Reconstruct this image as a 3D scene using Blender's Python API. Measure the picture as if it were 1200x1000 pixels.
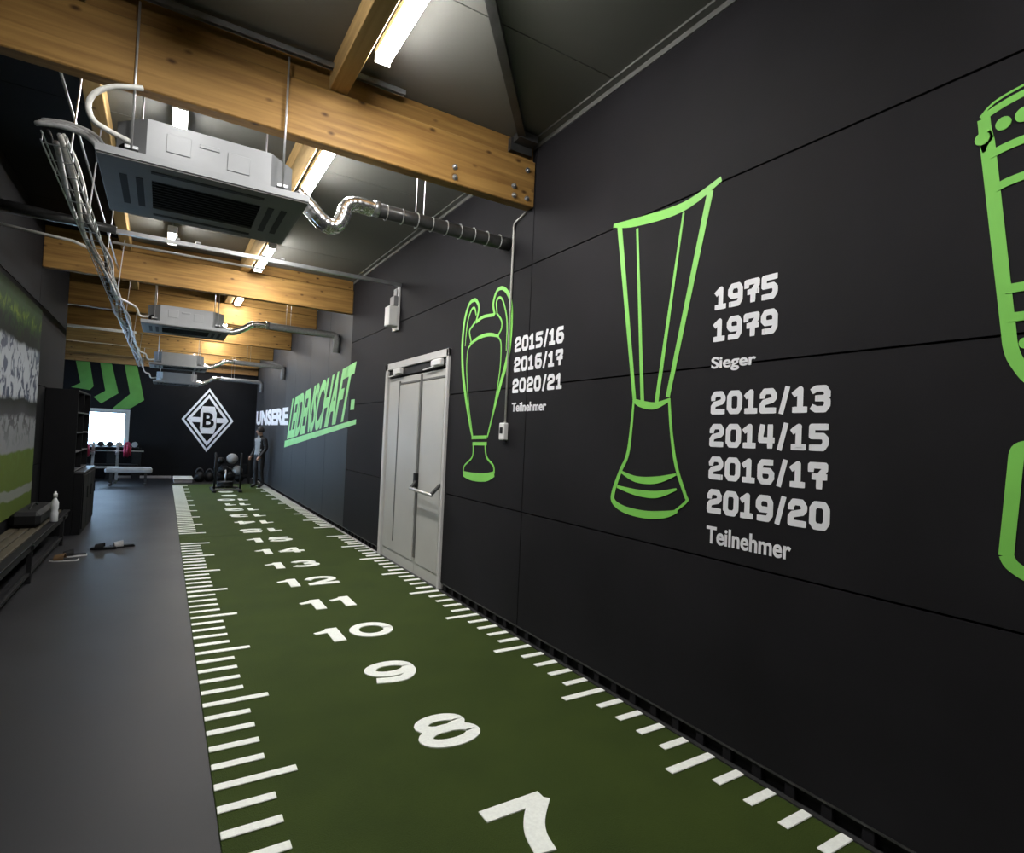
import bpy, math, random
from mathutils import Vector, Matrix

random.seed(7)
S = bpy.context.scene
for o in list(bpy.data.objects):
    bpy.data.objects.remove(o, do_unlink=True)
COL = S.collection

# ------------------------------------------------------------------ camera
FPX, YAW, PITCH, ROLL = 661.0132, 0.5523, 0.0240, 0.0432
fw = Vector((math.sin(YAW)*math.cos(PITCH), math.cos(YAW)*math.cos(PITCH), math.sin(PITCH)))
r0 = Vector((math.cos(YAW), -math.sin(YAW), 0))
u0 = r0.cross(fw)
rt = r0*math.cos(ROLL) + u0*math.sin(ROLL)
up = u0*math.cos(ROLL) - r0*math.sin(ROLL)
cd = bpy.data.cameras.new('camera')
cam = bpy.data.objects.new('camera', cd); COL.objects.link(cam)
m = Matrix((rt, up, -fw)).transposed().to_4x4()
m.translation = Vector((-0.3082, 4.7228, 1.8642))
cam.matrix_world = m
cd.sensor_fit = 'HORIZONTAL'; cd.sensor_width = 36; cd.lens = FPX/1200*36
cd.clip_start = 0.05; cd.clip_end = 200
S.camera = cam

# ------------------------------------------------------------------ world and view
SKY_STRENGTH = 20.0
LAMP_STRENGTH = 148.0
w = bpy.data.worlds.new('overcast_sky'); S.world = w; w.use_nodes = True
bg = w.node_tree.nodes['Background']
bg.inputs[0].default_value = (0.52, 0.72, 1.0, 1); bg.inputs[1].default_value = SKY_STRENGTH
S.view_settings.view_transform = 'Standard'; S.view_settings.look = 'None'
S.view_settings.gamma = 1; S.view_settings.use_curve_mapping = False
S.view_settings.exposure = 0.0

# ------------------------------------------------------------------ materials
MATS = {}
def mat(name, col, rough=0.6, metal=0.0, var=0.0, vscale=6.0, bump=0.0, bscale=40.0, emit=None, estr=0.0, spec=0.5, stretch=(1, 1, 1), rvar=0.0):
    if name in MATS: return MATS[name]
    M = bpy.data.materials.new(name); M.use_nodes = True
    nt = M.node_tree; n = nt.nodes; l = nt.links
    b = n['Principled BSDF']
    b.inputs['Base Color'].default_value = (*col, 1)
    b.inputs['Roughness'].default_value = rough
    b.inputs['Metallic'].default_value = metal
    b.inputs['Specular IOR Level'].default_value = spec
    tc = n.new('ShaderNodeTexCoord'); mp = n.new('ShaderNodeMapping'); mp.inputs['Scale'].default_value = stretch
    l.new(tc.outputs['Object'], mp.inputs[0])
    if var or rvar:
        t = n.new('ShaderNodeTexNoise'); t.inputs['Scale'].default_value = vscale; t.inputs['Detail'].default_value = 6
        l.new(mp.outputs[0], t.inputs['Vector'])
        if var:
            r = n.new('ShaderNodeValToRGB')
            r.color_ramp.elements[0].position = 0.3; r.color_ramp.elements[1].position = 0.7
            r.color_ramp.elements[0].color = (*[c*(1-var) for c in col], 1)
            r.color_ramp.elements[1].color = (*[min(1, c*(1+var)) for c in col], 1)
            l.new(t.outputs['Fac'], r.inputs[0]); l.new(r.outputs[0], b.inputs['Base Color'])
        if rvar:
            mr = n.new('ShaderNodeMapRange'); mr.inputs['To Min'].default_value = rough-rvar; mr.inputs['To Max'].default_value = rough+rvar
            l.new(t.outputs['Fac'], mr.inputs[0]); l.new(mr.outputs[0], b.inputs['Roughness'])
    if bump:
        t2 = n.new('ShaderNodeTexNoise'); t2.inputs['Scale'].default_value = bscale; t2.inputs['Detail'].default_value = 4
        l.new(mp.outputs[0], t2.inputs['Vector'])
        bm = n.new('ShaderNodeBump'); bm.inputs['Strength'].default_value = bump; bm.inputs['Distance'].default_value = 0.01
        l.new(t2.outputs['Fac'], bm.inputs['Height']); l.new(bm.outputs[0], b.inputs['Normal'])
    if emit:
        b.inputs['Emission Color'].default_value = (*emit, 1); b.inputs['Emission Strength'].default_value = estr
    MATS[name] = M
    return M

def wood(name, axis, dark, light, knots=True, rough=0.62):
    M = bpy.data.materials.new(name); M.use_nodes = True
    nt = M.node_tree; n = nt.nodes; l = nt.links; b = n['Principled BSDF']
    b.inputs['Roughness'].default_value = rough; b.inputs['Specular IOR Level'].default_value = 0.25
    tc = n.new('ShaderNodeTexCoord'); mp = n.new('ShaderNodeMapping')
    sc = [9.0, 9.0, 9.0]; sc[axis] = 0.5; mp.inputs['Scale'].default_value = sc
    l.new(tc.outputs['Object'], mp.inputs[0])
    t = n.new('ShaderNodeTexNoise'); t.inputs['Scale'].default_value = 2.2; t.inputs['Detail'].default_value = 8; t.inputs['Distortion'].default_value = 0.6
    l.new(mp.outputs[0], t.inputs['Vector'])
    r = n.new('ShaderNodeValToRGB'); e = r.color_ramp.elements
    e[0].position = 0.3; e[0].color = (*dark, 1); e[1].position = 0.72; e[1].color = (*light, 1)
    l.new(t.outputs['Fac'], r.inputs[0])
    out = r.outputs[0]
    if knots:
        mp2 = n.new('ShaderNodeMapping'); s2 = [1, 1, 1]; s2[axis] = 0.55; mp2.inputs['Scale'].default_value = s2
        l.new(tc.outputs['Object'], mp2.inputs[0])
        v = n.new('ShaderNodeTexVoronoi'); v.inputs['Scale'].default_value = 7.0
        l.new(mp2.outputs[0], v.inputs['Vector'])
        kr = n.new('ShaderNodeValToRGB'); kr.color_ramp.elements[0].position = 0.05; kr.color_ramp.elements[1].position = 0.16
        kr.color_ramp.elements[0].color = (1, 1, 1, 1); kr.color_ramp.elements[1].color = (0, 0, 0, 1)
        l.new(v.outputs['Distance'], kr.inputs[0])
        mx = n.new('ShaderNodeMix'); mx.data_type = 'RGBA'
        l.new(kr.outputs[0], mx.inputs[0]); l.new(out, mx.inputs[6]); mx.inputs[7].default_value = (dark[0]*0.35, dark[1]*0.3, dark[2]*0.25, 1)
        out = mx.outputs[2]
    l.new(out, b.inputs['Base Color'])
    bm = n.new('ShaderNodeBump'); bm.inputs['Strength'].default_value = 0.12; bm.inputs['Distance'].default_value = 0.005
    l.new(t.outputs['Fac'], bm.inputs['Height']); l.new(bm.outputs[0], b.inputs['Normal'])
    MATS[name] = M
    return M

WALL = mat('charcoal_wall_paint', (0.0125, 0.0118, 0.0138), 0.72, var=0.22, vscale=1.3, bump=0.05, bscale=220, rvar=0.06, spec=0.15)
WALLF = mat('far_panel_grey_with_daylight', (0.024, 0.0245, 0.027), 0.55, var=0.15, vscale=0.9, rvar=0.06, spec=0.3)  # far wall panels: grey lightened to carry the daylight falling on them
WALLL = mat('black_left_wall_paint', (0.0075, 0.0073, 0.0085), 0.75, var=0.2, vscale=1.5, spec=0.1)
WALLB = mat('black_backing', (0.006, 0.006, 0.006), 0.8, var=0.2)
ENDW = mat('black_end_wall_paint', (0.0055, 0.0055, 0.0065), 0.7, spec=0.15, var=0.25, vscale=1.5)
RUBBER = mat('dark_rubber_floor', (0.013, 0.013, 0.015), 0.50, var=0.18, vscale=1.2, bump=0.10, bscale=260, rvar=0.06, spec=0.3)
CEIL = mat('grey_ceiling_sheet', (0.145, 0.145, 0.13), 0.6, var=0.07, vscale=0.8)
CEILT = mat('grey_ceiling_trim', (0.13, 0.13, 0.12), 0.5, var=0.1)
GREENP = mat('lime_green_paint', (0.22, 0.62, 0.10), 0.5, var=0.08, vscale=3)
GREENT = mat('pale_green_paint', (0.30, 0.72, 0.26), 0.5, var=0.08, vscale=3)
GREENC = mat('leaf_green_paint', (0.095, 0.26, 0.045), 0.55, var=0.12, vscale=3)
WHITEP = mat('white_wall_lettering', (0.80, 0.80, 0.83), 0.5, var=0.05, vscale=5)
TURFW = mat('white_turf_fibre', (0.90, 0.92, 0.86), 0.9, var=0.06, vscale=60, bump=0.25, bscale=400)
STEEL = mat('galvanised_steel', (0.42, 0.43, 0.44), 0.35, 0.85, var=0.15, vscale=12)
STEELD = mat('dark_steel', (0.07, 0.07, 0.07), 0.45, 0.6, var=0.2, vscale=8)
ALU = mat('brushed_aluminium', (0.55, 0.55, 0.55), 0.35, 0.7, var=0.1, vscale=20)
FOIL = mat('silver_flex_duct', (0.75, 0.75, 0.75), 0.22, 0.95, var=0.1, vscale=20)
INSUL = mat('dark_pipe_insulation', (0.06, 0.06, 0.06), 0.35, 0.35, var=0.25, vscale=15)
WHITEPL = mat('white_plastic', (0.70, 0.70, 0.69), 0.4, var=0.04)
ACBODY = mat('light_grey_metal_casing', (0.25, 0.255, 0.262), 0.4, 0.15, var=0.05)
ACPANEL = mat('grey_unit_panel', (0.115, 0.112, 0.105), 0.5, var=0.08)
BLACKPL = mat('black_plastic', (0.007, 0.007, 0.008), 0.6, spec=0.25, var=0.2)
BLACKFUR = mat('black_furniture_board', (0.0045, 0.0045, 0.0055), 0.65, spec=0.15, var=0.2, vscale=4)
DOORG = mat('light_grey_door_paint', (0.44, 0.435, 0.41), 0.45, var=0.05, vscale=2)
DOORF = mat('pale_frame_paint', (0.52, 0.51, 0.50), 0.45, var=0.05)
LAMP = mat('lamp_diffuser', (0.9, 0.9, 0.9), 0.5, emit=(1.0, 0.985, 0.96), estr=LAMP_STRENGTH, var=0.01)
LAMPH = mat('lamp_housing', (0.6, 0.6, 0.58), 0.4, var=0.05)
GREYC = mat('grey_conduit', (0.30, 0.30, 0.30), 0.45, var=0.2, vscale=30)
WHITEC = mat('white_conduit', (0.62, 0.61, 0.57), 0.4, var=0.1, vscale=30)
REDP = mat('dark_red_rubber', (0.30, 0.012, 0.05), 0.5, var=0.2)
WINF = mat('grey_window_frame', (0.42, 0.41, 0.38), 0.5, var=0.05)
FLOORSTRIP = mat('pale_edge_strip', (0.42, 0.40, 0.40), 0.4, var=0.1)
BEAMW = wood('honey_glulam', 0, (0.19, 0.098, 0.026), (0.36, 0.205, 0.060))
PURLW = wood('pale_purlin_wood', 1, (0.32, 0.20, 0.075), (0.48, 0.33, 0.14))
SLATW = wood('dark_bench_wood', 1, (0.040, 0.034, 0.022), (0.075, 0.062, 0.042), rough=0.6)
ENDWOOD = wood('brown_header_board', 0, (0.24, 0.125, 0.045), (0.42, 0.24, 0.09))

def glass_mat():
    M = bpy.data.materials.new('window_glass'); M.use_nodes = True
    nt = M.node_tree; n = nt.nodes; l = nt.links
    out = n['Material Output']; n.remove(n['Principled BSDF'])
    t = n.new('ShaderNodeBsdfTransparent'); t.inputs[0].default_value = (0.93, 0.97, 0.98, 1)
    g = n.new('ShaderNodeBsdfGlossy'); g.inputs['Roughness'].default_value = 0.05
    fr = n.new('ShaderNodeFresnel'); mx = n.new('ShaderNodeMixShader')
    l.new(fr.outputs[0], mx.inputs[0]); l.new(t.outputs[0], mx.inputs[1]); l.new(g.outputs[0], mx.inputs[2]); l.new(mx.outputs[0], out.inputs[0])
    return M
GLASS = glass_mat()

def turf_mat():
    M = bpy.data.materials.new('green_artificial_turf'); M.use_nodes = True
    nt = M.node_tree; n = nt.nodes; l = nt.links; b = n['Principled BSDF']
    b.inputs['Roughness'].default_value = 0.85; b.inputs['Specular IOR Level'].default_value = 0.2
    b.inputs['Sheen Weight'].default_value = 0.04; b.inputs['Sheen Roughness'].default_value = 0.5; b.inputs['Sheen Tint'].default_value = (0.5, 0.8, 0.35, 1)
    tc = n.new('ShaderNodeTexCoord')
    a = n.new('ShaderNodeTexNoise'); a.inputs['Scale'].default_value = 2.2; a.inputs['Detail'].default_value = 5
    c = n.new('ShaderNodeTexNoise'); c.inputs['Scale'].default_value = 160; c.inputs['Detail'].default_value = 3
    l.new(tc.outputs['Object'], a.inputs['Vector']); l.new(tc.outputs['Object'], c.inputs['Vector'])
    ad = n.new('ShaderNodeMath'); ad.operation = 'MULTIPLY_ADD'; ad.inputs[1].default_value = 0.6
    l.new(c.outputs['Fac'], ad.inputs[0])
    hf = n.new('ShaderNodeMath'); hf.operation = 'MULTIPLY'; hf.inputs[1].default_value = 0.4
    l.new(a.outputs['Fac'], hf.inputs[0]); l.new(hf.outputs[0], ad.inputs[2])
    r = n.new('ShaderNodeValToRGB'); e = r.color_ramp.elements
    e[0].position = 0.32; e[0].color = (0.020, 0.034, 0.0035, 1); e[1].position = 0.68; e[1].color = (0.042, 0.064, 0.008, 1)
    l.new(ad.outputs[0], r.inputs[0]); l.new(r.outputs[0], b.inputs['Base Color'])
    bm = n.new('ShaderNodeBump'); bm.inputs['Strength'].default_value = 0.7; bm.inputs['Distance'].default_value = 0.008
    l.new(c.outputs['Fac'], bm.inputs['Height']); l.new(bm.outputs[0], b.inputs['Normal'])
    return M
TURF = turf_mat()

def mural_mat():
    # printed stadium photograph: dark stands above, pale crowd, grey kit, grass with a white line
    M = bpy.data.materials.new('printed_stadium_mural'); M.use_nodes = True
    nt = M.node_tree; n = nt.nodes; l = nt.links; b = n['Principled BSDF']; b.inputs['Roughness'].default_value = 0.7; b.inputs['Specular IOR Level'].default_value = 0.1
    tc = n.new('ShaderNodeTexCoord'); sx = n.new('ShaderNodeSeparateXYZ'); l.new(tc.outputs['Object'], sx.inputs[0])
    wob = n.new('ShaderNodeTexNoise'); wob.inputs['Scale'].default_value = 1.6; wob.inputs['Detail'].default_value = 3
    l.new(tc.outputs['Object'], wob.inputs['Vector'])
    ma = n.new('ShaderNodeMath'); ma.operation = 'MULTIPLY_ADD'; ma.inputs[1].default_value = 0.16; l.new(wob.outputs['Fac'], ma.inputs[0]); l.new(sx.outputs['Z'], ma.inputs[2])
    mr = n.new('ShaderNodeMapRange'); mr.inputs['From Min'].default_value = 0.59+0.08; mr.inputs['From Max'].default_value = 3.5+0.08; l.new(ma.outputs[0], mr.inputs[0])
    def ramp(stops):
        r = n.new('ShaderNodeValToRGB'); r.color_ramp.interpolation = 'LINEAR'
        e = r.color_ramp.elements
        e[0].position, e[0].color = stops[0][0], (*stops[0][1], 1); e[1].position, e[1].color = stops[-1][0], (*stops[-1][1], 1)
        for p, c in stops[1:-1]:
            x = e.new(p); x.color = (*c, 1)
        l.new(mr.outputs[0], r.inputs[0]); return r
    g1 = (0.075, 0.105, 0.022); ln = (0.16, 0.17, 0.15); gr = (0.16, 0.165, 0.175); wh = (0.28, 0.295, 0.32); bk = (0.012, 0.014, 0.012); dg = (0.014, 0.034, 0.010); lg = (0.02, 0.028, 0.014)
    A = ramp([(0, g1), (0.075, g1), (0.08, ln), (0.12, ln), (0.125, g1), (0.285, g1), (0.295, gr), (0.44, gr), (0.46, (0.04, 0.04, 0.045)), (0.52, bk), (0.54, wh), (0.77, wh), (0.79, bk), (0.85, bk), (0.88, dg), (1, lg)])
    B = ramp([(0, g1), (0.075, g1), (0.08, ln), (0.12, ln), (0.125, g1), (0.285, (0.08, 0.12, 0.03)), (0.295, (0.16, 0.165, 0.175)), (0.44, (0.05, 0.05, 0.055)), (0.52, bk), (0.54, (0.05, 0.06, 0.09)), (0.77, (0.08, 0.09, 0.12)), (0.79, bk), (0.86, dg), (0.90, (0.07, 0.10, 0.012)), (0.95, dg), (1, lg)])
    v = n.new('ShaderNodeTexNoise'); v.inputs['Scale'].default_value = 5.5; v.inputs['Detail'].default_value = 6; v.inputs['Distortion'].default_value = 1.0
    l.new(tc.outputs['Object'], v.inputs['Vector'])
    vr = n.new('ShaderNodeValToRGB'); vr.color_ramp.elements[0].position = 0.5; vr.color_ramp.elements[1].position = 0.58
    l.new(v.outputs['Fac'], vr.inputs[0])
    mx = n.new('ShaderNodeMix'); mx.data_type = 'RGBA'
    l.new(vr.outputs[0], mx.inputs[0]); l.new(A.outputs[0], mx.inputs[6]); l.new(B.outputs[0], mx.inputs[7])
    l.new(mx.outputs[2], b.inputs['Base Color'])
    return M
MURAL = mural_mat()

# ------------------------------------------------------------------ mesh helpers
class MB:
    def __init__(s): s.v = []; s.f = []
    def add(s, v, f):
        k = len(s.v); s.v += [tuple(p) for p in v]; s.f += [tuple(i+k for i in q) for q in f]; return s
    def box(s, a, b):
        (x0, y0, z0), (x1, y1, z1) = a, b
        return s.add([(x0,y0,z0),(x1,y0,z0),(x1,y1,z0),(x0,y1,z0),(x0,y0,z1),(x1,y0,z1),(x1,y1,z1),(x0,y1,z1)],
                     [(0,3,2,1),(4,5,6,7),(0,1,5,4),(1,2,6,5),(2,3,7,6),(3,0,4,7)])
    def bbox(s, a, b, c=0.006):
        # box with chamfered edges
        (x0, y0, z0), (x1, y1, z1) = a, b
        c = min(c, (x1-x0)/2.2, (y1-y0)/2.2, (z1-z0)/2.2)
        pts = []
        for iz, z in enumerate((z0, z1)):
            for (ix, x, iy, y) in ((0,x0,0,y0),(1,x1,0,y0),(1,x1,1,y1),(0,x0,1,y1)):
                sx = c if ix == 0 else -c; sy = c if iy == 0 else -c; sz = c if iz == 0 else -c
                pts += [(x, y+sy, z+sz), (x+sx, y, z+sz), (x+sx, y+sy, z)]
        q = lambda i, k: i*3+k
        F = [(q(0,2),q(3,2),q(2,2),q(1,2)), (q(4,2),q(5,2),q(6,2),q(7,2)), (q(0,1),q(1,1),q(5,1),q(4,1)), (q(2,1),q(3,1),q(7,1),q(6,1)),
             (q(1,0),q(2,0),q(6,0),q(5,0)), (q(3,0),q(0,0),q(4,0),q(7,0)),
             (q(0,2),q(1,2),q(1,1),q(0,1)), (q(2,2),q(3,2),q(3,1),q(2,1)), (q(1,2),q(2,2),q(2,0),q(1,0)), (q(3,2),q(0,2),q(0,0),q(3,0)),
             (q(4,2),q(4,1),q(5,1),q(5,2)), (q(6,2),q(6,1),q(7,1),q(7,2)), (q(5,2),q(5,0),q(6,0),q(6,2)), (q(7,2),q(7,0),q(4,0),q(4,2)),
             (q(0,0),q(0,1),q(4,1),q(4,0)), (q(1,1),q(1,0),q(5,0),q(5,1)), (q(2,0),q(2,1),q(6,1),q(6,0)), (q(3,1),q(3,0),q(7,0),q(7,1))]
        F += [(q(i,0),q(i,1),q(i,2)) if i in (1,3,4,6) else (q(i,0),q(i,2),q(i,1)) for i in range(8)]
        return s.add(pts, F)
    def bar(s, p, q, w, h, upv=(0,0,1)):
        p = Vector(p); q = Vector(q); d = (q-p).normalized(); u = Vector(upv)
        if abs(d.dot(u)) > 0.99: u = Vector((1,0,0))
        sd = d.cross(u).normalized()*w/2; u = sd.cross(d).normalized()*h/2
        v = [p-sd-u, p+sd-u, p+sd+u, p-sd+u, q-sd-u, q+sd-u, q+sd+u, q-sd+u]
        return s.add(v, [(0,1,2,3),(7,6,5,4),(0,4,5,1),(1,5,6,2),(2,6,7,3),(3,7,4,0)])
    def tube(s, pts, r, n=8, cap=True):
        pts = [Vector(p) for p in pts]; rs = r if isinstance(r, (list, tuple)) else [r]*len(pts)
        k = len(s.v); prev = None
        for i, p in enumerate(pts):
            d = (pts[min(i+1, len(pts)-1)]-pts[max(i-1, 0)]).normalized()
            if prev is None:
                a = Vector((0,0,1)) if abs(d.z) < 0.9 else Vector((1,0,0))
                u = d.cross(a).normalized()
            else:
                u = (prev - d*prev.dot(d)).normalized()
            prev = u; v = d.cross(u)
            for j in range(n):
                t = 2*math.pi*j/n
                s.v.append(tuple(p + (u*math.cos(t)+v*math.sin(t))*rs[i]))
        for i in range(len(pts)-1):
            for j in range(n):
                a = k+i*n+j; b = k+i*n+(j+1) % n
                s.f.append((a, b, b+n, a+n))
        if cap:
            s.f.append(tuple(k+j for j in reversed(range(n)))); e = k+(len(pts)-1)*n
            s.f.append(tuple(e+j for j in range(n)))
        return s
    def lathe(s, prof, c, n=20, axis=2):
        k = len(s.v); c = Vector(c)
        for r, h in prof:
            for j in range(n):
                t = 2*math.pi*j/n; a, b = r*math.cos(t), r*math.sin(t)
                p = (a, b, h) if axis == 2 else ((h, a, b) if axis == 0 else (b, h, a))
                s.v.append(tuple(c+Vector(p)))
        for i in range(len(prof)-1):
            for j in range(n):
                a = k+i*n+j; b = k+i*n+(j+1) % n
                s.f.append((a, b, b+n, a+n))
        s.f.append(tuple(k+j for j in reversed(range(n)))); e = k+(len(prof)-1)*n; s.f.append(tuple(e+j for j in range(n)))
        return s
    def prism(s, pts, ax, a, b):
        # polygon given in the two other axes, extruded along ax from a to b
        def P(u, v, t): return (t, u, v) if ax == 0 else ((u, t, v) if ax == 1 else (u, v, t))
        n = len(pts); v = [P(x, y, a) for x, y in pts]+[P(x, y, b) for x, y in pts]
        return s.add(v, [tuple(range(n)), tuple(range(2*n-1, n-1, -1))]+[(i, i+n, (i+1) % n+n, (i+1) % n) for i in range(n)])
    def build(s, name, material, parent=None, smooth=False, **props):
        me = bpy.data.meshes.new(name); me.from_pydata(s.v, [], s.f); me.update()
        import bmesh
        bm = bmesh.new(); bm.from_mesh(me); bmesh.ops.recalc_face_normals(bm, faces=bm.faces); bm.to_mesh(me); bm.free()
        if smooth:
            me.polygons.foreach_set('use_smooth', [True]*len(me.polygons))
        me.materials.append(material)
        o = bpy.data.objects.new(name, me); COL.objects.link(o)
        if parent: place_child(o, parent)
        for k, v in props.items(): o[k] = v
        return o

def place_child(o, parent):
    o.parent = parent
    if parent.parent:
        o.matrix_parent_inverse = Matrix.Identity(4)
    else:
        o.matrix_parent_inverse = Matrix.Translation(-Vector(parent.location))   # mesh data is in world space
def tag(o, label, cat, group=None):
    o['label'] = label; o['category'] = cat
    if group: o['group'] = group
    return o
def thing(name, label, cat, loc=(0, 0, 0), group=None):
    o = bpy.data.objects.new(name, None); COL.objects.link(o); o.location = loc; o.empty_display_size = 0.1
    return tag(o, label, cat, group)
def struct(o): o['kind'] = 'structure'; return o
def shared(name, me, parent, loc=(0, 0, 0), rotz=0.0):
    o = bpy.data.objects.new(name, me); COL.objects.link(o); o.parent = parent; o.location = Vector(loc)-(parent.location if parent else Vector()); o.rotation_euler.z = rotz
    return o
def smooth_line(pts, sub=6, closed=False):
    pts = [Vector(p) for p in pts]; out = []
    n = len(pts)
    for i in range(n-1):
        p0 = pts[max(i-1, 0)]; p1 = pts[i]; p2 = pts[i+1]; p3 = pts[min(i+2, n-1)]
        for k in range(sub):
            t = k/sub
            out.append(0.5*((2*p1)+(-p0+p2)*t+(2*p0-5*p1+4*p2-p3)*t*t+(-p0+3*p1-3*p2+p3)*t**3))
    out.append(pts[-1]); return out
def ribbon(mb, pts, wd, to3, th=0.003, curve=True):
    # stroke of width wd (number or list) in a plane; to3(u, v, depth) gives 3D
    p2 = [Vector((a, b)) for a, b in pts]
    n0 = len(p2)
    wl = wd if isinstance(wd, (list, tuple)) else [wd]*n0
    if curve and n0 > 2:
        p3 = smooth_line([(a[0], a[1], 0) for a in p2]); wl3 = smooth_line([(q, 0, 0) for q in wl])
        p2 = [Vector((q.x, q.y)) for q in p3]; wl = [q.x for q in wl3]
    L, R = [], []
    for i, p in enumerate(p2):
        d0 = (p-p2[i-1]).normalized() if i else None
        d1 = (p2[i+1]-p).normalized() if i < len(p2)-1 else None
        if d0 is None: d0 = d1
        if d1 is None: d1 = d0
        t = (d0+d1)
        t = t.normalized() if t.length > 1e-4 else d1
        nrm = Vector((-t.y, t.x)); k = 1/max(0.55, nrm.dot(Vector((-d1.y, d1.x))))
        L.append(p+nrm*wl[i]/2*k); R.append(p-nrm*wl[i]/2*k)
    m = len(p2); v = []
    for dep in (0, th):
        v += [to3(q.x, q.y, dep) for q in L]+[to3(q.x, q.y, dep) for q in R]
    F = []
    for i in range(m-1):
        F.append((i, i+1, m+i+1, m+i)); F.append((2*m+i, 3*m+i, 3*m+i+1, 2*m+i+1))
        F.append((i, 2*m+i, 2*m+i+1, i+1)); F.append((m+i, m+i+1, 3*m+i+1, 3*m+i))
    F.append((0, m, 3*m, 2*m)); F.append((m-1, 3*m-1, 4*m-1, 2*m-1))
    mb.add(v, F)

# ------------------------------------------------------------------ text helpers
def font_mesh(body, bold=0.0, extrude=0.0, shear=0.0, sp=1.0):
    c = bpy.data.curves.new('glyphs', 'FONT'); c.body = body; c.size = 1; c.offset = bold; c.extrude = extrude; c.shear = shear; c.space_character = sp; c.resolution_u = 6
    o = bpy.data.objects.new('glyphs', c); COL.objects.link(o)
    dg = bpy.context.evaluated_depsgraph_get(); dg.update()
    me = bpy.data.meshes.new_from_object(o.evaluated_get(dg))
    v = [tuple(q.co) for q in me.vertices]; f = [tuple(p.vertices) for p in me.polygons]
    bpy.data.objects.remove(o); bpy.data.curves.remove(c); bpy.data.meshes.remove(me)
    xs = [q[0] for q in v]; ys = [q[1] for q in v]
    x0, x1, y0, y1 = min(xs), max(xs), min(ys), max(ys)
    return [((q[0]-x0)/(x1-x0), (q[1]-y0)/(y1-y0), q[2]) for q in v], f

G = {}
c = 0.2
OCT = [(0,c),(0,1-c),(c,1),(1-c,1),(1,1-c),(1,c),(1-c,0),(c,0),(0,c),(0,0.5)]
G['0'] = [OCT]
G['1'] = [[(0.0,0.80),(0.52,1.0),(0.52,0)], [(0,0),(1,0)]]
G['2'] = [[(0,0.74),(0,1-c),(c,1),(1-c,1),(1,1-c),(1,0.66),(0.85,0.54),(0.15,0.42),(0,0.28),(0,0),(1,0)]]
G['3'] = [[(0,0.92),(c,1),(1-c,1),(1,1-c),(1,0.66),(0.8,0.53)], [(0.3,0.53),(0.8,0.53),(1,0.40),(1,c),(1-c,0),(c,0),(0,0.08)]]
G['4'] = [[(0.12,1.0),(0,0.55),(0,0.30),(1,0.30)], [(0.8,1.0),(0.8,0)]]
G['5'] = [[(1,1),(0,1),(0,0.56),(1-c,0.56),(1,0.42),(1,c),(1-c,0),(0,0)]]
G['6'] = [[(0.92,1),(c,1),(0,1-c),(0,c),(c,0),(1-c,0),(1,c),(1,0.42),(1-c,0.56),(0,0.56)]]
G['7'] = [[(0,0.80),(0,1),(1,1),(1,0.80),(0.62,0.50),(0.62,0)], [(0.25,0.46),(1.0,0.46)]]
G['9'] = [[(0.08,0),(1-c,0),(1,c),(1,1-c),(1-c,1),(c,1),(0,1-c),(0,0.58),(c,0.44),(1,0.44)]]
G['/'] = [[(0.0,-0.16),(1.0,1.16)]]
def stroke(mb, pts, wd, to3, flat_ends=False):
    # every segment a bar, every corner an eight-sided joint, each a hair above the last
    P = [Vector(p) for p in pts]
    def put(poly):
        stroke.k = (stroke.k+1) % 40; d = 0.001+0.00006*stroke.k
        n = len(poly); mb.add([to3(a, b, d) for a, b in poly], [tuple(range(n))])
    for a, b in zip(P, P[1:]):
        t = (b-a).normalized(); n = Vector((-t.y, t.x))*wd/2; put([a+n, b+n, b-n, a-n])
    for p in P[1:-1]:
        r_ = wd/2*1.04; put([(p.x+r_*math.cos(math.pi/8+k*math.pi/4), p.y+r_*math.sin(math.pi/8+k*math.pi/4)) for k in range(8)])
    if not flat_ends:
        for p, q in ((P[0], P[1]), (P[-1], P[-2])):
            t = (p-q).normalized(); n = Vector((-t.y, t.x))*wd/2; e = p+t*wd*0.40; put([p+n, e+n*0.9, e-n*0.9, p-n])
stroke.k = 0
def block_text(mb, txt, u0, u1, v0, v1, to3, sw=0.235):
    # heavy squared numerals filling the box u0..u1, v0..v1
    H = abs(v1-v0); adv = {'/': 0.50, '1': 0.66}
    tot = sum(adv.get(ch, 0.76) for ch in txt)-0.10
    k = (u1-u0)/(tot*H)
    x = 0
    for ch in txt:
        wch = adv.get(ch, 0.76)-0.10
        for st in G[ch]:
            pts = []
            s2 = sw/2 if ch != '/' else sw*0.42
            for a, b in st:
                uu = x + s2*0.8 + a*(wch-1.6*s2)
                vv = s2 + b*(1-2*s2)
                pts.append((u0+uu*H*k, v0+vv*(v1-v0)))
            stroke(mb, pts, H*sw*(1.0 if ch != '/' else 0.85), to3, ch == '/')
        x += wch+0.10

# ================================================================== STRUCTURE
XR, XL, YE, ZC = 2.66, -1.96, 28.2, 4.78
FZ = -0.012                     # rubber floor level; the turf on it tops out at 0
fl = MB().box((-5.0, -2, FZ-0.15), (XR+0.24, YE+0.3, FZ)).build('floor', RUBBER); struct(fl)

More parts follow.
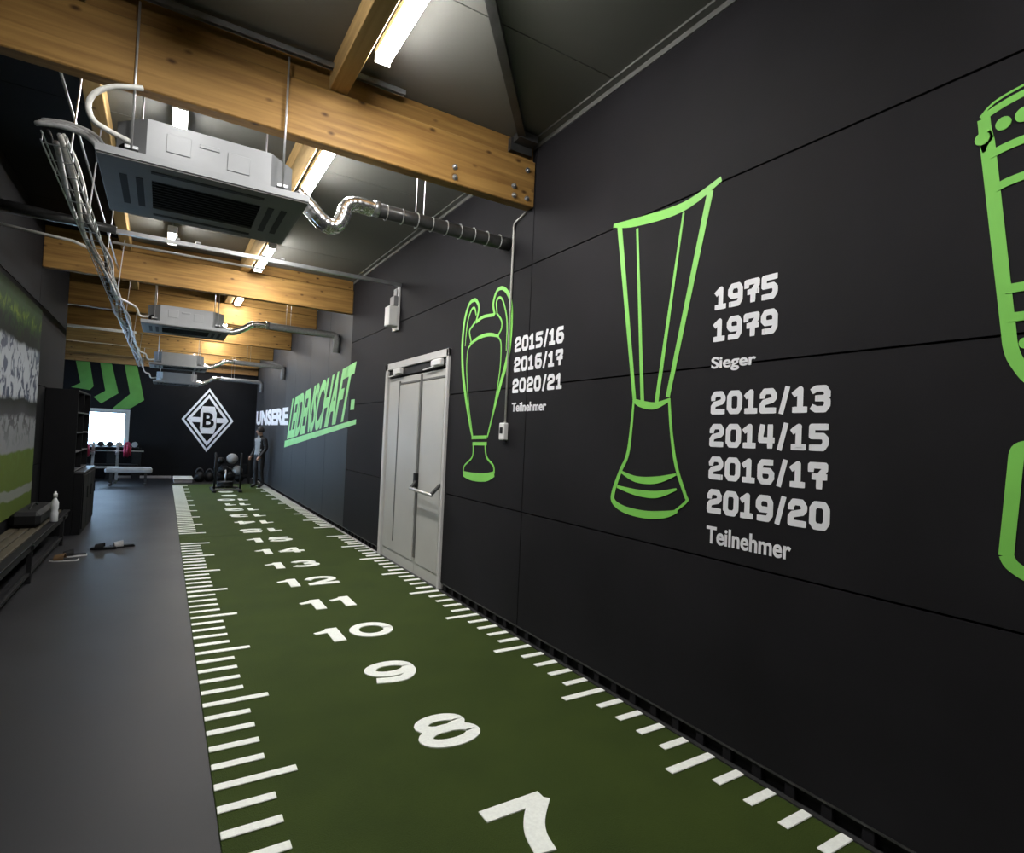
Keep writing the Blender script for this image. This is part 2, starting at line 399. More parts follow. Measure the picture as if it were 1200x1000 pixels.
# right wall: backing with the panels as children
wr = struct(MB().box((XR+0.04, -2, FZ), (XR+0.24, YE+0.3, ZC+0.1)).build('wall_right', WALLB))
g = 0.006
rows = [(0.085, 1.175), (1.175, 2.39), (2.39, 3.58), (3.58, ZC)]
Y1, Y2 = 9.295, 15.48
D0, D1, DZ = 11.05, 13.35, 2.965
def rpanel(pts): MB().prism(pts, 0, XR, XR+0.04).build('panel', WALL, wr)
for z0, z1 in rows:
    rpanel([(-2, z0+g), (Y1-g, z0+g), (Y1-g, z1-g), (-2, z1-g)])
for i, (z0, z1) in enumerate(rows):
    if z1 <= DZ:
        rpanel([(Y1+g, z0+g), (D0, z0+g), (D0, z1-g), (Y1+g, z1-g)]); rpanel([(D1, z0+g), (Y2-g, z0+g), (Y2-g, z1-g), (D1, z1-g)])
    elif z0 < DZ:
        rpanel([(Y1+g, z0+g), (D0, z0+g), (D0, DZ), (D1, DZ), (D1, z0+g), (Y2-g, z0+g), (Y2-g, z1-g), (Y1+g, z1-g)])
    else:
        rpanel([(Y1+g, z0+g), (Y2-g, z0+g), (Y2-g, z1-g), (Y1+g, z1-g)])
ys = [Y2, 17.2, 19.0, 20.8, 22.2, 23.55, 24.75, 26.5, YE]
for a, b in zip(ys, ys[1:]):
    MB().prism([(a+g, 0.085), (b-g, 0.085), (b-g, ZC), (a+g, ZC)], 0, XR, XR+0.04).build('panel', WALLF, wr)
# slotted base of the wall: ribs standing in the dark gap, and the metal rail along the turf
bb = struct(MB().box((2.626, -2, FZ), (XR, 13.4, 0.004)).build('baseboard_right', MATS['dark_steel']))
struct(MB().box((2.626, 13.4, FZ), (XR, YE, 0.006)).build('baseboard_far', FLOORSTRIP))
rib = MB()
y = -1.9
while y < YE-0.2:
    if not (D0-0.1 < y < D1+0.05): rib.box((XR+0.004, y, 0.0), (XR+0.04, y+0.055, 0.085))
    y += 0.2
rib.build('rib', WALL, bb, kind='stuff')
tr = MB()
tr.box((XR-0.004, -2, 0.078), (XR+0.04, D0-0.03, 0.09)); tr.box((XR-0.004, D1+0.03, 0.078), (XR+0.04, YE, 0.09))
tr.build('edge_rail', STEELD, bb)

# left wall
wl = struct(MB().box((XL-0.24, -2, FZ), (XL-0.03, 18.2, ZC+0.1)).build('wall_left', WALLB))
for z0, z1 in [(FZ, 1.175)]+rows[1:]:
    for a, b in ((-2, 9.3), (9.3, 15.5), (15.5, 18.2)):
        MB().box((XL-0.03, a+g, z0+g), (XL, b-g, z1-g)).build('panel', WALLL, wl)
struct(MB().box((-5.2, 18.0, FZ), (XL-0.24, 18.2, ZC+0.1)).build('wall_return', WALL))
# far room, left wall with windows (daylight), out of the picture behind the shelf unit
fw_ = MB()
for a, b in ((18.2, 22.0), (24.4, 25.0), (27.4, YE+0.3)): fw_.box((-5.2, a, FZ), (-5.0, b, ZC))
for a, b in ((22.0, 24.4), (25.0, 27.4)): fw_.box((-5.2, a, FZ), (-5.0, b, 0.9)); fw_.box((-5.2, a, 3.1), (-5.0, b, ZC))
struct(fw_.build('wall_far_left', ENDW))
def window(name, a, b, axis):
    # a, b opposite corners of the opening; axis = wall normal
    (x0, y0, z0), (x1, y1, z1) = a, b
    t = 0.07; mb = MB()
    if axis == 1:
        mb.bbox((x0, y0, z0), (x1, y1, z0+t)); mb.bbox((x0, y0, z1-t), (x1, y1, z1)); mb.bbox((x0, y0, z0), (x0+t, y1, z1)); mb.bbox((x1-t, y0, z0), (x1, y1, z1))
    else:
        mb.bbox((x0, y0, z0), (x1, y1, z0+t)); mb.bbox((x0, y0, z1-t), (x1, y1, z1)); mb.bbox((x0, y0, z0), (x1, y0+t, z1)); mb.bbox((x0, y1-t, z0), (x1, y1, z1))
        ym = (y0+y1)/2; mb.bbox((x0+0.02, ym-0.03, z0+t), (x1-0.02, ym+0.03, z1-t))
    o = struct(mb.build(name, WINF))
    xm = (x0+x1)/2; ym = (y0+y1)/2
    if axis == 1: MB().box((x0+t, ym-0.006, z0+t), (x1-t, ym+0.006, z1-t)).build('pane', GLASS, o)
    else:
        for p, q in ((y0+t, (y0+y1)/2-0.03), ((y0+y1)/2+0.03, y1-t)): MB().box((xm-0.006, p, z0+t), (xm+0.006, q, z1-t)).build('pane', GLASS, o)
    return o
for i, (a, b) in enumerate(((22.0, 24.4), (25.0, 27.4))):
    window('window_%d' % (i+2), (-5.15, a, 0.9), (-5.05, b, 3.1), 0)
# end wall with the window opening
WX0, WX1, WZ0, WZ1 = -3.0, -1.40, 1.05, 2.27
ew = MB()
ew.box((-5.2, YE, FZ), (WX0, YE+0.3, ZC)); ew.box((WX1, YE, FZ), (XR+0.04, YE+0.3, ZC)); ew.box((WX0, YE, FZ), (WX1, YE+0.3, WZ0)); ew.box((WX0, YE, WZ1), (WX1, YE+0.3, ZC))
struct(ew.build('wall_end', ENDW))
wn = window('window_1', (WX0, YE+0.10, WZ0), (WX1, YE+0.18, WZ1), 1)
rv = MB(); rv.box((WX1-0.012, YE-0.01, WZ0), (WX1+0.075, YE+0.10, WZ1+0.06)); rv.box((WX0, YE-0.01, WZ1-0.012), (WX1-0.012, YE+0.10, WZ1+0.06)); rv.box((WX0, YE-0.03, WZ0-0.05), (WX1+0.075, YE+0.10, WZ0))
rv.build('window_casing', WINF, wn)
struct(MB().box((-5.2, -2.2, FZ), (XR+0.24, -2.0, ZC+0.1)).build('wall_back', WALL))
struct(MB().bbox((-1.7, YE-0.03, FZ), (0.0, YE, 0.07)).build('baseboard_end', FLOORSTRIP))

# ceiling sheets
ce = struct(MB().box((-5.2, -2.2, ZC+0.02), (XR+0.24, YE+0.3, ZC+0.2)).build('ceiling', WALLB))
y = 8.135-3.06*4
while y < YE:
    a, b = max(y, -2.2), min(y+3.06, YE+0.3)
    if b > a:
        MB().box((-0.97, a+0.006, ZC), (XR+0.04, b-0.006, ZC+0.02)).build('ceiling_sheet', CEIL, ce)
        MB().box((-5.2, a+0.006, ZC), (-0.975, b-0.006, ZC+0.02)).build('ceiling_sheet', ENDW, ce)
    y += 3.06
t1 = MB(); t1.box((XR-0.07, -2, ZC-0.018), (XR, YE, ZC)); t1.box((XR-0.012, -2, ZC-0.06), (XR, YE, ZC-0.018))
struct(t1.build('trim_1', CEILT))

# ------------------------------------------------------------------ beams
BY = [9.30, 15.50, 18.55, 21.65, 24.75, 27.80]
blab = ['nearest honey wooden ceiling beam, bolted, above the first hanging air unit',
        'second wooden ceiling beam behind the metal cross rail', 'third wooden ceiling beam above the second hanging air unit',
        'fourth wooden ceiling beam, short visible end over the white wall lettering', 'fifth wooden ceiling beam above the third hanging air unit', 'sixth and farthest wooden ceiling beam before the black end wall']
for i, yb in enumerate(BY):
    t = thing('ceiling_beam', blab[i], 'beam', (XR-2, yb, 4.14), 'wooden ceiling beams')
    x0 = XL if yb < 18.2 else -5.0
    MB().bbox((x0, yb, 4.14), (XR-0.005, yb+0.125, 4.585), 0.008).build('lower_beam', BEAMW, t)
    MB().bbox((x0, yb+0.045, 4.60), (XR-0.005, yb+0.12, ZC-0.005), 0.006).build('upper_board', BEAMW, t)
    MB().box((x0, yb+0.06, 4.58), (XR-0.005, yb+0.11, 4.605)).build('joint_strip', BLACKPL, t)
    if i == 0:
        for bx, bz in ((1.793,4.286),(1.798,4.194),(2.415,4.287),(2.42,4.198),(2.561,4.478),(2.566,4.204)):
            MB().lathe([(0.026,0.0),(0.026,-0.008),(0.017,-0.009),(0.016,-0.024),(0.010,-0.028)], (bx, yb, bz), 12, 1).build('bolt', STEEL, t)
        br = MB(); br.box((2.36, yb-0.012, 4.62), (2.60, yb+0.05, 4.74)); br.build('bracket', STEELD, t)
# header boards on the end wall
hd = thing('wall_header', 'brown wooden board header across the top of the black end wall', 'board', (0, YE-0.08, 3.88))
for k in range(4):
    z0 = 3.88+0.225*k; MB().bbox((-5.0, YE-0.08, z0), (XR-0.02, YE-0.001, z0+0.219), 0.006).build('board', ENDWOOD, hd)

# purlins between the beams
segs = [(-1.9, BY[0]+0.04)]+[(BY[i]+0.125, BY[i+1]) for i in range(5)]
for r, (xa, xb_) in enumerate(((0.68, 0.82), (-1.02, -0.88))):
    for k, (a, b) in enumerate(segs):
        o = MB().bbox((xa, a, 4.59 if r == 0 else 4.60), (xb_, b, ZC-0.002), 0.006).build('purlin', PURLW)
        nth = ['in front of the nearest beam', 'between first and second beam', 'between second and third beam', 'between third and fourth beam', 'between fourth and fifth beam', 'between fifth and sixth beam'][k]
        tag(o, 'pale wooden purlin along the ceiling, %s row, %s' % (('strip lamp', 'cable tray')[r], nth), 'purlin', 'ceiling purlins')

# diagonal steel brace under the ceiling
t = thing('ceiling_brace', 'dark steel diagonal brace strap from the beam end across the grey ceiling', 'brace', (2.42, 9.19, 4.72))
p = Vector((2.46, 9.24, 4.725)); d = (Vector((1.362, 7.927, 4.725))-p).normalized()
MB().bar(p, p+d*2.3, 0.07, 0.05).build('strap', STEELD, t)
MB().bar(p+Vector((0, 0, 0.03)), p+d*2.3+Vector((0, 0, 0.03)), 0.02, 0.05).build('rib', STEELD, t)
MB().box((2.38, 9.16, 4.69), (2.58, 9.28, 4.76)).build('end_plate', STEELD, t)

# ------------------------------------------------------------------ strip lamps
def strip_lamp(x, y0, y1, z, lab):
    t = thing('strip_lamp', lab, 'lamp', (x, y0, z), 'ceiling strip lamps')
    MB().bbox((x-0.06, y0, z), (x+0.06, y1, z+0.06), 0.008).build('housing', LAMPH, t)
    pr = [(x-0.054, z)]+[(x+0.054*math.cos(math.pi*k/8), z-0.018-0.022*math.sin(math.pi*k/8)) for k in range(8, -1, -1)]+[(x+0.054, z)]
    MB().prism(pr, 1, y0+0.01, y1-0.01).build('diffuser', LAMP, t)
    for q in (y0, y1-0.009):
        MB().bbox((x-0.058, q, z-0.046), (x+0.058, q+0.009, z+0.002), 0.003).build('end_cap', LAMPH, t)
    for q in (y0+0.12, y1-0.12):
        MB().box((x-0.008, q-0.012, z+0.06), (x+0.008, q+0.012, ZC)).build('hanger', STEEL, t)
spans = [(3.4, 4.9), (7.3, 8.78), (9.9, 11.5), (13.75, 15.25), (16.9, 18.45), (20.0, 21.5), (23.2, 24.65), (26.0, 27.5)]  # last span is an extra unseen lamp, added to brighten the end wall
wh = ['over the viewpoint', 'in front of the nearest beam', 'behind the nearest beam', 'before the second beam', 'before the third beam', 'before the fourth beam', 'before the fifth beam', 'before the sixth beam, added to light the end wall']
for k, (a, b) in enumerate(spans):
    strip_lamp(0.93, a, b, 4.635 if k < 2 else 4.60, 'bright white strip lamp beside the right purlin, %s' % wh[k])
strip_lamp(-0.32, 7.70, 8.35, 4.60, 'short white lamp over the walkway in front of the nearest beam')
strip_lamp(-0.32, 10.30, 10.95, 4.60, 'short white lamp over the walkway behind the nearest air unit')
strip_lamp(-0.34, 13.95, 14.55, 4.60, 'short white lamp over the walkway above the cross rail')

# ------------------------------------------------------------------ door in the right wall
dr = struct(MB().bbox((XR-0.035, D0, 0.0), (XR+0.04, D0+0.055, DZ)).build('door_1', DOORF))
MB().bbox((XR-0.035, D1-0.10, 0.0), (XR+0.04, D1, DZ)).build('jamb', DOORF, dr)
MB().bbox((XR-0.035, D0, DZ-0.10), (XR+0.04, D1, DZ)).build('head', DOORF, dr)
MB().box((XR-0.005, D0+0.055, DZ-0.21), (XR+0.04, D1-0.10, DZ-0.10)).build('shadow_rebate', BLACKPL, dr)
YS = 11.93
DOORGAP = mat('dark_grey_door_seal', (0.10, 0.10, 0.095), 0.6, var=0.1)
for a, b in ((D0+0.06, YS-0.006), (YS+0.006, D1-0.11)):
    lf = MB().bbox((XR+0.0, a, 0.0), (XR+0.04, b, DZ-0.24), 0.004).build('leaf', DOORG, dr)
    MB().bbox((XR-0.012, a+0.06, 0.16), (XR+0.001, b-0.07, DZ-0.36), 0.004).build('leaf_panel', DOORG, lf)
MB().bbox((XR-0.018, YS-0.028, 0.22), (XR+0.002, YS+0.022, DZ-0.26), 0.004).build('astragal', DOORGAP, dr)
MB().bbox((XR-0.018, D1-0.62, 0.3), (XR-0.002, D1-0.585, DZ-0.3), 0.004).build('hinge_strip', DOORGAP, dr)
for a, b in ((D0+0.08, YS-0.06), (YS+0.06, D1-0.62)):
    MB().bbox((XR-0.016, a, DZ-0.355), (XR+0.001, b, DZ-0.325), 0.004).build('top_seal', DOORGAP, dr)
for yc in (12.78, 11.36):
    cl = MB().bbox((XR-0.075, yc-0.14, DZ-0.20), (XR-0.0, yc+0.14, DZ-0.11), 0.015).build('door_closer', WHITEPL, dr)
    MB().bar((XR-0.06, yc+0.05, DZ-0.20), (XR-0.05, yc+0.42, DZ-0.215), 0.02, 0.012).build('closer_arm', WHITEPL, cl)
pb = MB().tube([(2.51, 11.80, 1.165), (2.51, 11.10, 1.145)], 0.021, 12).build('push_bar', ALU, dr, True)
for ya, yb2 in ((11.80, 11.93), (11.10, 11.17)):
    MB().bar((2.51, ya, 1.16), (XR-0.005, yb2, 1.27), 0.03, 0.035).build('bar_arm', STEELD, pb)
MB().bbox((XR-0.05, 11.89, 1.17), (XR-0.0, 11.97, 1.36), 0.006).build('lock_case', BLACKPL, dr)

# ------------------------------------------------------------------ turf runway
W = 2.622
tick_long_L, tick_short_L, tick_long_R, tick_short_R = 0.408, 0.269, 0.369, 0.213
def slab_mesh(name, lx, ly, h, m_):
    o = MB().bbox((0, -ly/2, 0), (lx, ly/2, h), 0.003).build(name, m_); me = o.data; bpy.data.objects.remove(o); return me
TM = {k: slab_mesh('tick_mark', k, 0.058, 0.008, TURFW) for k in (tick_long_L, tick_short_L, tick_long_R, tick_short_R)}
TS = MB().bbox((0, 2.9, FZ), (W, 15.62, 0.0), 0.004).build('turf_runway', TURF)
tag(TS, 'green artificial turf runway with white numerals and edge ticks, near roll', 'artificial turf', 'turf rolls')
TF = MB().bbox((0, 15.625, FZ), (W, 25.6, 0.0), 0.004).build('turf_runway', TURF)
tag(TF, 'far roll of green turf with upside-down numerals, under the weight sled', 'artificial turf', 'turf rolls')
def ticks(par, y0, n, flip):
    for i in range(n):
        y = y0+0.2*i; big = round(y*5) % 5 == 0
        a = TM[tick_long_L if big else tick_short_L]; b = TM[tick_long_R if big else tick_short_R]
        la = tick_long_L if big else tick_short_L; lb = tick_long_R if big else tick_short_R
        if flip:   # the roll lies turned round, so long marks sit on the other edge as well
            shared('tick_mark', a, par, (0.002, y, 0.0)); shared('tick_mark', b, par, (W-lb-0.002, y, 0.0))
        else:
            shared('tick_mark', a, par, (0.002, y, 0.0)); shared('tick_mark', b, par, (W-lb-0.002, y, 0.0))
ticks(TS, 4.0, 56, False)
ticks(TF, 16.0, 46, True)
def arc(cx, cy, rx, ry, a0, a1, n=22):
    return [(cx+rx*math.cos(math.radians(a0+(a1-a0)*k/n)), cy+ry*math.sin(math.radians(a0+(a1-a0)*k/n))) for k in range(n+1)]
NUM = {'0': [arc(0.5, 0.5, 0.5, 0.5, 0, 366, 32)], '1': [[(-0.16, 0.74), (0.30, 0.82), (0.80, 0.96)], [(0.74, 1.08), (0.74, -0.10)]],
       '2': [[(0.02, 0.70)]+arc(0.5, 0.66, 0.46, 0.34, 165, -20, 14)+[(0.62, 0.34), (0.05, 0.0)], [(-0.08, 0.0), (1.08, 0.0)]],
       '3': [arc(0.48, 0.75, 0.40, 0.25, 160, -90, 14), arc(0.48, 0.25, 0.48, 0.25, 90, -160, 16)],
       '4': [[(0.72, 1.0), (0.0, 0.28)], [(-0.05, 0.28), (1.08, 0.28)], [(0.72, 1.08), (0.72, -0.10)]],
       '5': [[(1.0, 1.0), (0.18, 1.0), (0.08, 0.52)], [(0.08, 0.52)]+arc(0.48, 0.30, 0.50, 0.30, 120, -155, 18)],
       '6': [arc(0.5, 0.32, 0.48, 0.32, 0, 366, 26), [(0.02, 0.34), (0.06, 0.66), (0.28, 0.95), (0.58, 1.0), (0.92, 0.88)]],
       '7': [[(-0.10, 1.0), (1.02, 1.0)], [(0.98, 1.0), (0.62, 0.62), (0.42, 0.28), (0.34, -0.10)]],
       '8': [arc(0.5, 0.77, 0.40, 0.24, 0, 366, 24), arc(0.5, 0.27, 0.50, 0.28, 0, 366, 26)],
       '9': [arc(0.5, 0.68, 0.48, 0.32, 0, 366, 26), [(0.98, 0.66), (0.94, 0.34), (0.72, 0.05), (0.40, 0.0), (0.0, 0.10)]]}
def numeral(par, txt, y, flip):
    ht, sw = 0.385, 0.088
    wds = [0.27 if ch == '1' else 0.405 for ch in txt]
    tot = sum(wds)+0.045*(len(txt)-1); x = -tot/2; mb = MB(); k = 0
    for ch, wd in zip(txt, wds):
        for st in NUM[ch]:
            pts = []
            for a, b in st:
                u = x+sw/2+a*(wd-sw); q = -ht/2+sw*0.42+b*(ht-sw*0.84)
                pts.append((u, q))
            th = 0.006+0.0004*k; k += 1
            w_ = sw if not (ch == '1' and len(st) == 2) else sw*1.25
            if ch == '7' and len(st) == 4: w_ = sw*1.2
            if ch == '1' and len(st) == 3: w_ = [sw*0.62, sw*0.8, sw]
            ribbon(mb, pts, w_, lambda u, q, d: (1.31+(-u if flip else u), y+(-q if flip else q), d), th=th, curve=len(st) in (3, 4, 5) and ch in '6791')
        x += wd+0.045
    mb.build('numeral', TURFW, par)
for n_ in range(5, 16): numeral(TS, str(n_), float(n_), False)
for n_ in range(15, 7, -1): numeral(TF, str(n_), 31.0-n_, True)

# ------------------------------------------------------------------ wall paintings
def onR(u, v, dep): return (XR-0.0005-dep, u, v)
def strokes(name, label, items, m_):
    cy = sum(p[0] for p in items[0][0])/len(items[0][0]); cz = min(p[1] for it in items for p in it[0])
    t = thing(name, label, 'wall painting', (XR, cy, cz), 'green trophy drawings')
    for k, (pts, wd, cv) in enumerate(items):
        mb = MB(); ribbon(mb, pts, wd, onR, th=0.002+0.0002*k, curve=cv); mb.build('painted_line', m_, t)
    return t
strokes('trophy_drawing', 'green outline of a tall flared trophy beside the years 1975 and 1979', [
 ([(8.127,3.604),(7.868,3.555),(7.42,3.52),(7.105,3.60)], [0.03,0.065,0.065,0.035], True),
 ([(8.056,3.586),(7.818,2.208)], [0.05,0.034], False), ([(7.857,3.501),(7.734,2.175)], [0.022,0.036], False),
 ([(7.408,3.478),(7.595,2.177)], [0.018,0.036], False), ([(7.187,3.552),(7.492,2.209)], [0.05,0.036], False),
 ([(7.832,2.205),(7.754,2.172),(7.613,2.152),(7.470,2.192)], [0.02,0.05,0.05,0.02], True),
 ([(7.822,2.20),(7.861,1.818),(7.939,1.663),(8.006,1.504),(8.002,1.427),(7.88,1.381),(7.672,1.371),(7.482,1.396),(7.369,1.433)], [0.02,0.03,0.03,0.035,0.04,0.05,0.055,0.05,0.02], True),
 ([(7.40,1.425),(7.294,1.509),(7.306,1.547),(7.39,1.728),(7.443,1.945),(7.478,2.20)], [0.014,0.02,0.024,0.026,0.024,0.02], True),
 ([(7.926,1.658),(7.766,1.616),(7.568,1.627),(7.388,1.68)], [0.02,0.045,0.05,0.015], True),
 ([(7.968,1.544),(7.76,1.52),(7.563,1.526),(7.383,1.58)], [0.02,0.045,0.05,0.015], True)], GREENP)
strokes('trophy_drawing', 'green outline of a big-eared cup beside the grey double door', [
 ([(10.411,3.199),(10.36,3.337),(10.411,3.423),(10.49,3.458),(10.614,3.422),(10.711,3.241),(10.74,2.954),(10.691,2.632),(10.579,2.313),(10.448,2.004),(10.381,1.878)], [0.03,0.035,0.04,0.04,0.04,0.045,0.05,0.055,0.05,0.03,0.02], True),
 ([(10.418,3.271),(10.47,3.362),(10.551,3.345),(10.632,3.202),(10.664,2.944)], [0.02,0.025,0.025,0.02,0.012], True),
 ([(10.41,3.188),(10.245,3.222),(9.996,3.205)], 0.035, True), ([(10.54,2.95),(10.328,3.0),(10.099,3.004),(9.88,2.957)], [0.03,0.04,0.04,0.03], True),
 ([(10.427,3.196),(10.494,3.16),(10.566,3.101),(10.513,2.957),(10.59,2.884),(10.592,2.624),(10.498,2.233),(10.372,1.891)], [0.03,0.025,0.025,0.02,0.018,0.016,0.014,0.014], True),
 ([(9.986,3.204),(10.03,3.327),(9.969,3.448),(9.854,3.465),(9.734,3.389),(9.658,3.259),(9.637,3.004),(9.678,2.712),(9.81,2.423),(9.946,2.099),(10.033,1.885)], [0.03,0.035,0.035,0.04,0.045,0.05,0.055,0.06,0.05,0.03,0.02], True),
 ([(9.94,3.22),(9.96,3.338),(9.892,3.373),(9.808,3.298),(9.722,3.086),(9.715,2.785)], [0.02,0.025,0.025,0.02,0.02,0.012], True),
 ([(9.949,3.217),(9.838,3.116),(9.831,3.032),(9.889,2.958),(9.826,2.868),(9.822,2.61),(9.888,2.31),(10.003,1.933)], [0.02,0.02,0.02,0.018,0.016,0.016,0.014,0.012], True),
 ([(10.392,1.873),(10.047,1.884)], 0.038, False), ([(10.364,1.804),(10.041,1.813)], 0.038, False),
 ([(10.346,1.792),(10.36,1.654),(10.542,1.543),(10.561,1.452)], 0.02, True), ([(10.074,1.8),(10.028,1.67),(9.876,1.584),(9.855,1.504)], 0.022, True),
 ([(10.56,1.452),(10.338,1.435),(10.032,1.452),(9.854,1.50)], [0.06,0.09,0.09,0.06], True)], GREENP)
yc = 5.30
mir = lambda pts: [(2*yc-a, b) for a, b in pts]
side = [(5.737,3.35),(5.732,3.30),(5.726,3.25),(5.714,3.157),(5.642,2.465),(5.627,2.334),(5.6,2.261),(5.55,2.19),(5.45,2.12)]
rim1 = [(5.749,3.36),(5.70,3.405),(5.603,3.43),(5.45,3.45),(5.30,3.455)]; rim2 = [(5.746,3.354),(5.603,3.396),(5.30,3.415)]
its = []
for f_ in (lambda q: q, mir):
    its += [(f_(rim1), 0.010, True), (f_(rim2), 0.03, True), (f_(side), [0.045,0.045,0.052,0.052,0.05,0.05,0.05,0.05,0.045], True),
            (f_([(5.602,1.895),(5.628,1.475)]), 0.05, False), (f_([(5.628,1.48),(5.60,1.435),(5.50,1.39),(5.30,1.37)]), 0.05, True), (f_([(5.602,1.89),(5.585,1.922),(5.50,1.935),(5.30,1.94)]), 0.05, True)]
its += [([(5.713,3.179),(5.60,3.199),(5.30,3.21),(5.0,3.199),(4.887,3.179)], 0.035, True), ([(5.692,3.026),(5.597,3.046),(5.30,3.055),(5.003,3.046),(4.908,3.026)], 0.035, True),
        ([(5.648,2.584),(4.952,2.584)], 0.038, False), ([(5.637,2.462),(4.963,2.462)], 0.038, False)]
t3 = strokes('trophy_drawing', 'thick green outline of a broad studded cup cut off by the picture edge', its, GREENP)
for dy, dz, rr in ((5.668,3.297,0.027),(5.60,3.305,0.030),(5.52,3.312,0.032),(5.43,3.316,0.033),(5.33,3.317,0.033),(5.58,2.350,0.022),(5.48,2.350,0.028),(5.38,2.350,0.03),(5.740,3.262,0.027)):
    MB().prism([(dy+rr*math.cos(a*math.pi/9), dz+rr*1.05*math.sin(a*math.pi/9)) for a in range(18)], 0, XR-0.0058, XR-0.0005).build('painted_dot', GREENP, t3)

def wall_block(name, label, lines, small):
    a = lines[0]
    t = thing(name, label, 'lettering', (XR, a[1], a[3]), 'white wall lettering')
    for txt, ya, yb_, z0, z1 in lines:
        mb = MB(); block_text(mb, txt, 0, ya-yb_, z0, z1, lambda u, v, dp, ya=ya: (XR-0.0005-dp, ya-u, v)); mb.build('number_line', WHITEP, t)
    for txt, ya, yb_, z0, z1 in small:
        v, f = font_mesh(txt, bold=0.022); mb = MB()
        for dp in (0.0005, 0.0035): mb.add([(XR-dp, ya-p_[0]*(ya-yb_), z0+p_[1]*(z1-z0)) for p_ in v], f)
        mb.build('word', WHITEP, t)
wall_block('wall_lettering', 'white numbers 1975 and 1979 with Sieger on the black wall', [('1975',7.122,6.688,2.750,2.897),('1979',7.124,6.682,2.545,2.692)], [('Sieger',7.132,6.812,2.352,2.449)])
wall_block('wall_lettering', 'white seasons 2012/13 to 2019/20 with Teilnehmer on the black wall', [('2012/13',7.123,6.366,2.082,2.228),('2014/15',7.124,6.369,1.876,2.022),('2016/17',7.122,6.368,1.671,1.816),('2019/20',7.126,6.353,1.458,1.61)], [('Teilnehmer',7.124,6.557,1.267,1.375)])
wall_block('wall_lettering', 'white seasons 2015/16 to 2020/21 beside the conduit and the big-eared cup', [('2015/16',9.545,8.728,2.745,2.898),('2016/17',9.545,8.728,2.545,2.693),('2020/21',9.56,8.726,2.335,2.48)], [('Teilnehmer',9.555,8.957,2.148,2.238)])
# slogan farther along
t = thing('wall_lettering', 'slanted green brush word LEIDENSCHAFT underlined on the far wall', 'lettering', (XR, 18, 1.5))
v, f = font_mesh('LEIDENSCHAFT', bold=0.030, shear=0.8, sp=0.98)
def lz(y, q):   # the word climbs towards the viewer
    k = (21.4-y)/(21.4-15.2); lo = 1.62+0.50*k; hi = 2.72+0.48*k
    return lo+(hi-lo)*q
mb = MB()
for dp in (0.0005, 0.004): mb.add([(XR-dp, 21.60-p_[0]*(21.60-15.10), lz(21.60-p_[0]*6.50, p_[1])) for p_ in v], f)
mb.build('word', GREENT, t)
MB().prism([(15.36, 2.30), (15.12, 2.30), (15.10, 2.49), (15.33, 2.49)], 0, XR-0.004, XR-0.0005).build('full_stop', GREENT, t)
MB().prism([(21.95, 1.37), (14.96, 2.03), (14.95, 2.12), (21.90, 1.56)], 0, XR-0.004, XR-0.0005).build('underline', GREENT, t)
t = thing('wall_lettering', 'white block letters on the far wall before the green word', 'lettering', (XR, 25, 2.0))
v, f = font_mesh('UNSERE', bold=0.05); mb = MB()
for dp in (0.0005, 0.004): mb.add([(XR-dp, 28.0-p_[0]*(28.0-21.6), 2.01+p_[1]*0.52) for p_ in v], f)
mb.build('word', WHITEP, t)

# small wall fittings
t = thing('wall_conduit', 'white vertical cable conduit with switch box beside the cup drawing', 'conduit', (XR-0.01, 9.65, 1.86))
MB().tube([(XR-0.012, 9.44, 4.13), (XR-0.012, 9.63, 4.09), (XR-0.012, 9.65, 4.05), (XR-0.012, 9.655, 2.03)], 0.011, 8).build('pipe', WHITEC, t, True)
bx_ = MB().bbox((XR-0.055, 9.605, 1.86), (XR, 9.705, 2.035), 0.008).build('switch_box', WHITEPL, t)
MB().bbox((XR-0.061, 9.628, 1.925), (XR-0.054, 9.682, 1.99), 0.003).build('switch', BLACKPL, bx_)
t = thing('wall_sensor', 'white stepped wall speaker box above the double door', 'wall box', (XR-0.1, 13.05, 3.46))
MB().bbox((XR-0.03, 12.93, 3.46), (XR, 13.16, 4.12), 0.006).build('back_plate', WHITEPL, t)
MB().bbox((XR-0.17, 12.92, 3.52), (XR-0.03, 13.13, 3.82), 0.01).build('front_box', WHITEPL, t)
MB().bbox((XR-0.10, 12.94, 3.83), (XR-0.03, 13.12, 3.98), 0.008).build('middle_box', ACBODY, t)
MB().bbox((XR-0.05, 12.98, 3.99), (XR-0.03, 13.09, 4.10), 0.005).build('top_box', ACBODY, t)

# ------------------------------------------------------------------ end wall signs
t = thing('diamond_emblem', 'white diamond club emblem with letter B on the black end wall', 'emblem', (1.05, YE, 0.96))
CX, CZ, HW, HH = 1.055, 2.115, 0.84, 1.17
def dia(k): return [(CX-HW*k, CZ), (CX, CZ+HH*k), (CX+HW*k, CZ), (CX, CZ-HH*k)]
def ring(ko, ki, name):
    mb = MB(); a = dia(ko); b = dia(ki)
    for i in range(4):
        j = (i+1) % 4; mb.prism([a[i], a[j], b[j], b[i]], 1, YE-0.012, YE-0.0005)
    mb.build(name, WHITEP, t)
ring(1.0, 0.90, 'outer_ring'); ring(0.81, 0.685, 'inner_ring')
def zb(name, pts): MB().prism([(CX+a, CZ+b) for a, b in pts], 1, YE-0.012, YE-0.0005).build(name, WHITEP, t)
zb('bar', [(-0.26, 0.28), (0.26, 0.28), (0.20, 0.50), (-0.20, 0.50)]); zb('bar', [(-0.26, -0.28), (0.26, -0.28), (0.20, -0.50), (-0.20, -0.50)])
zb('bar', [(-0.56, -0.09), (-0.24, -0.09), (-0.24, 0.09), (-0.56, 0.09)]); zb('bar', [(0.56, -0.09), (0.28, -0.09), (0.28, 0.09), (0.56, 0.09)])
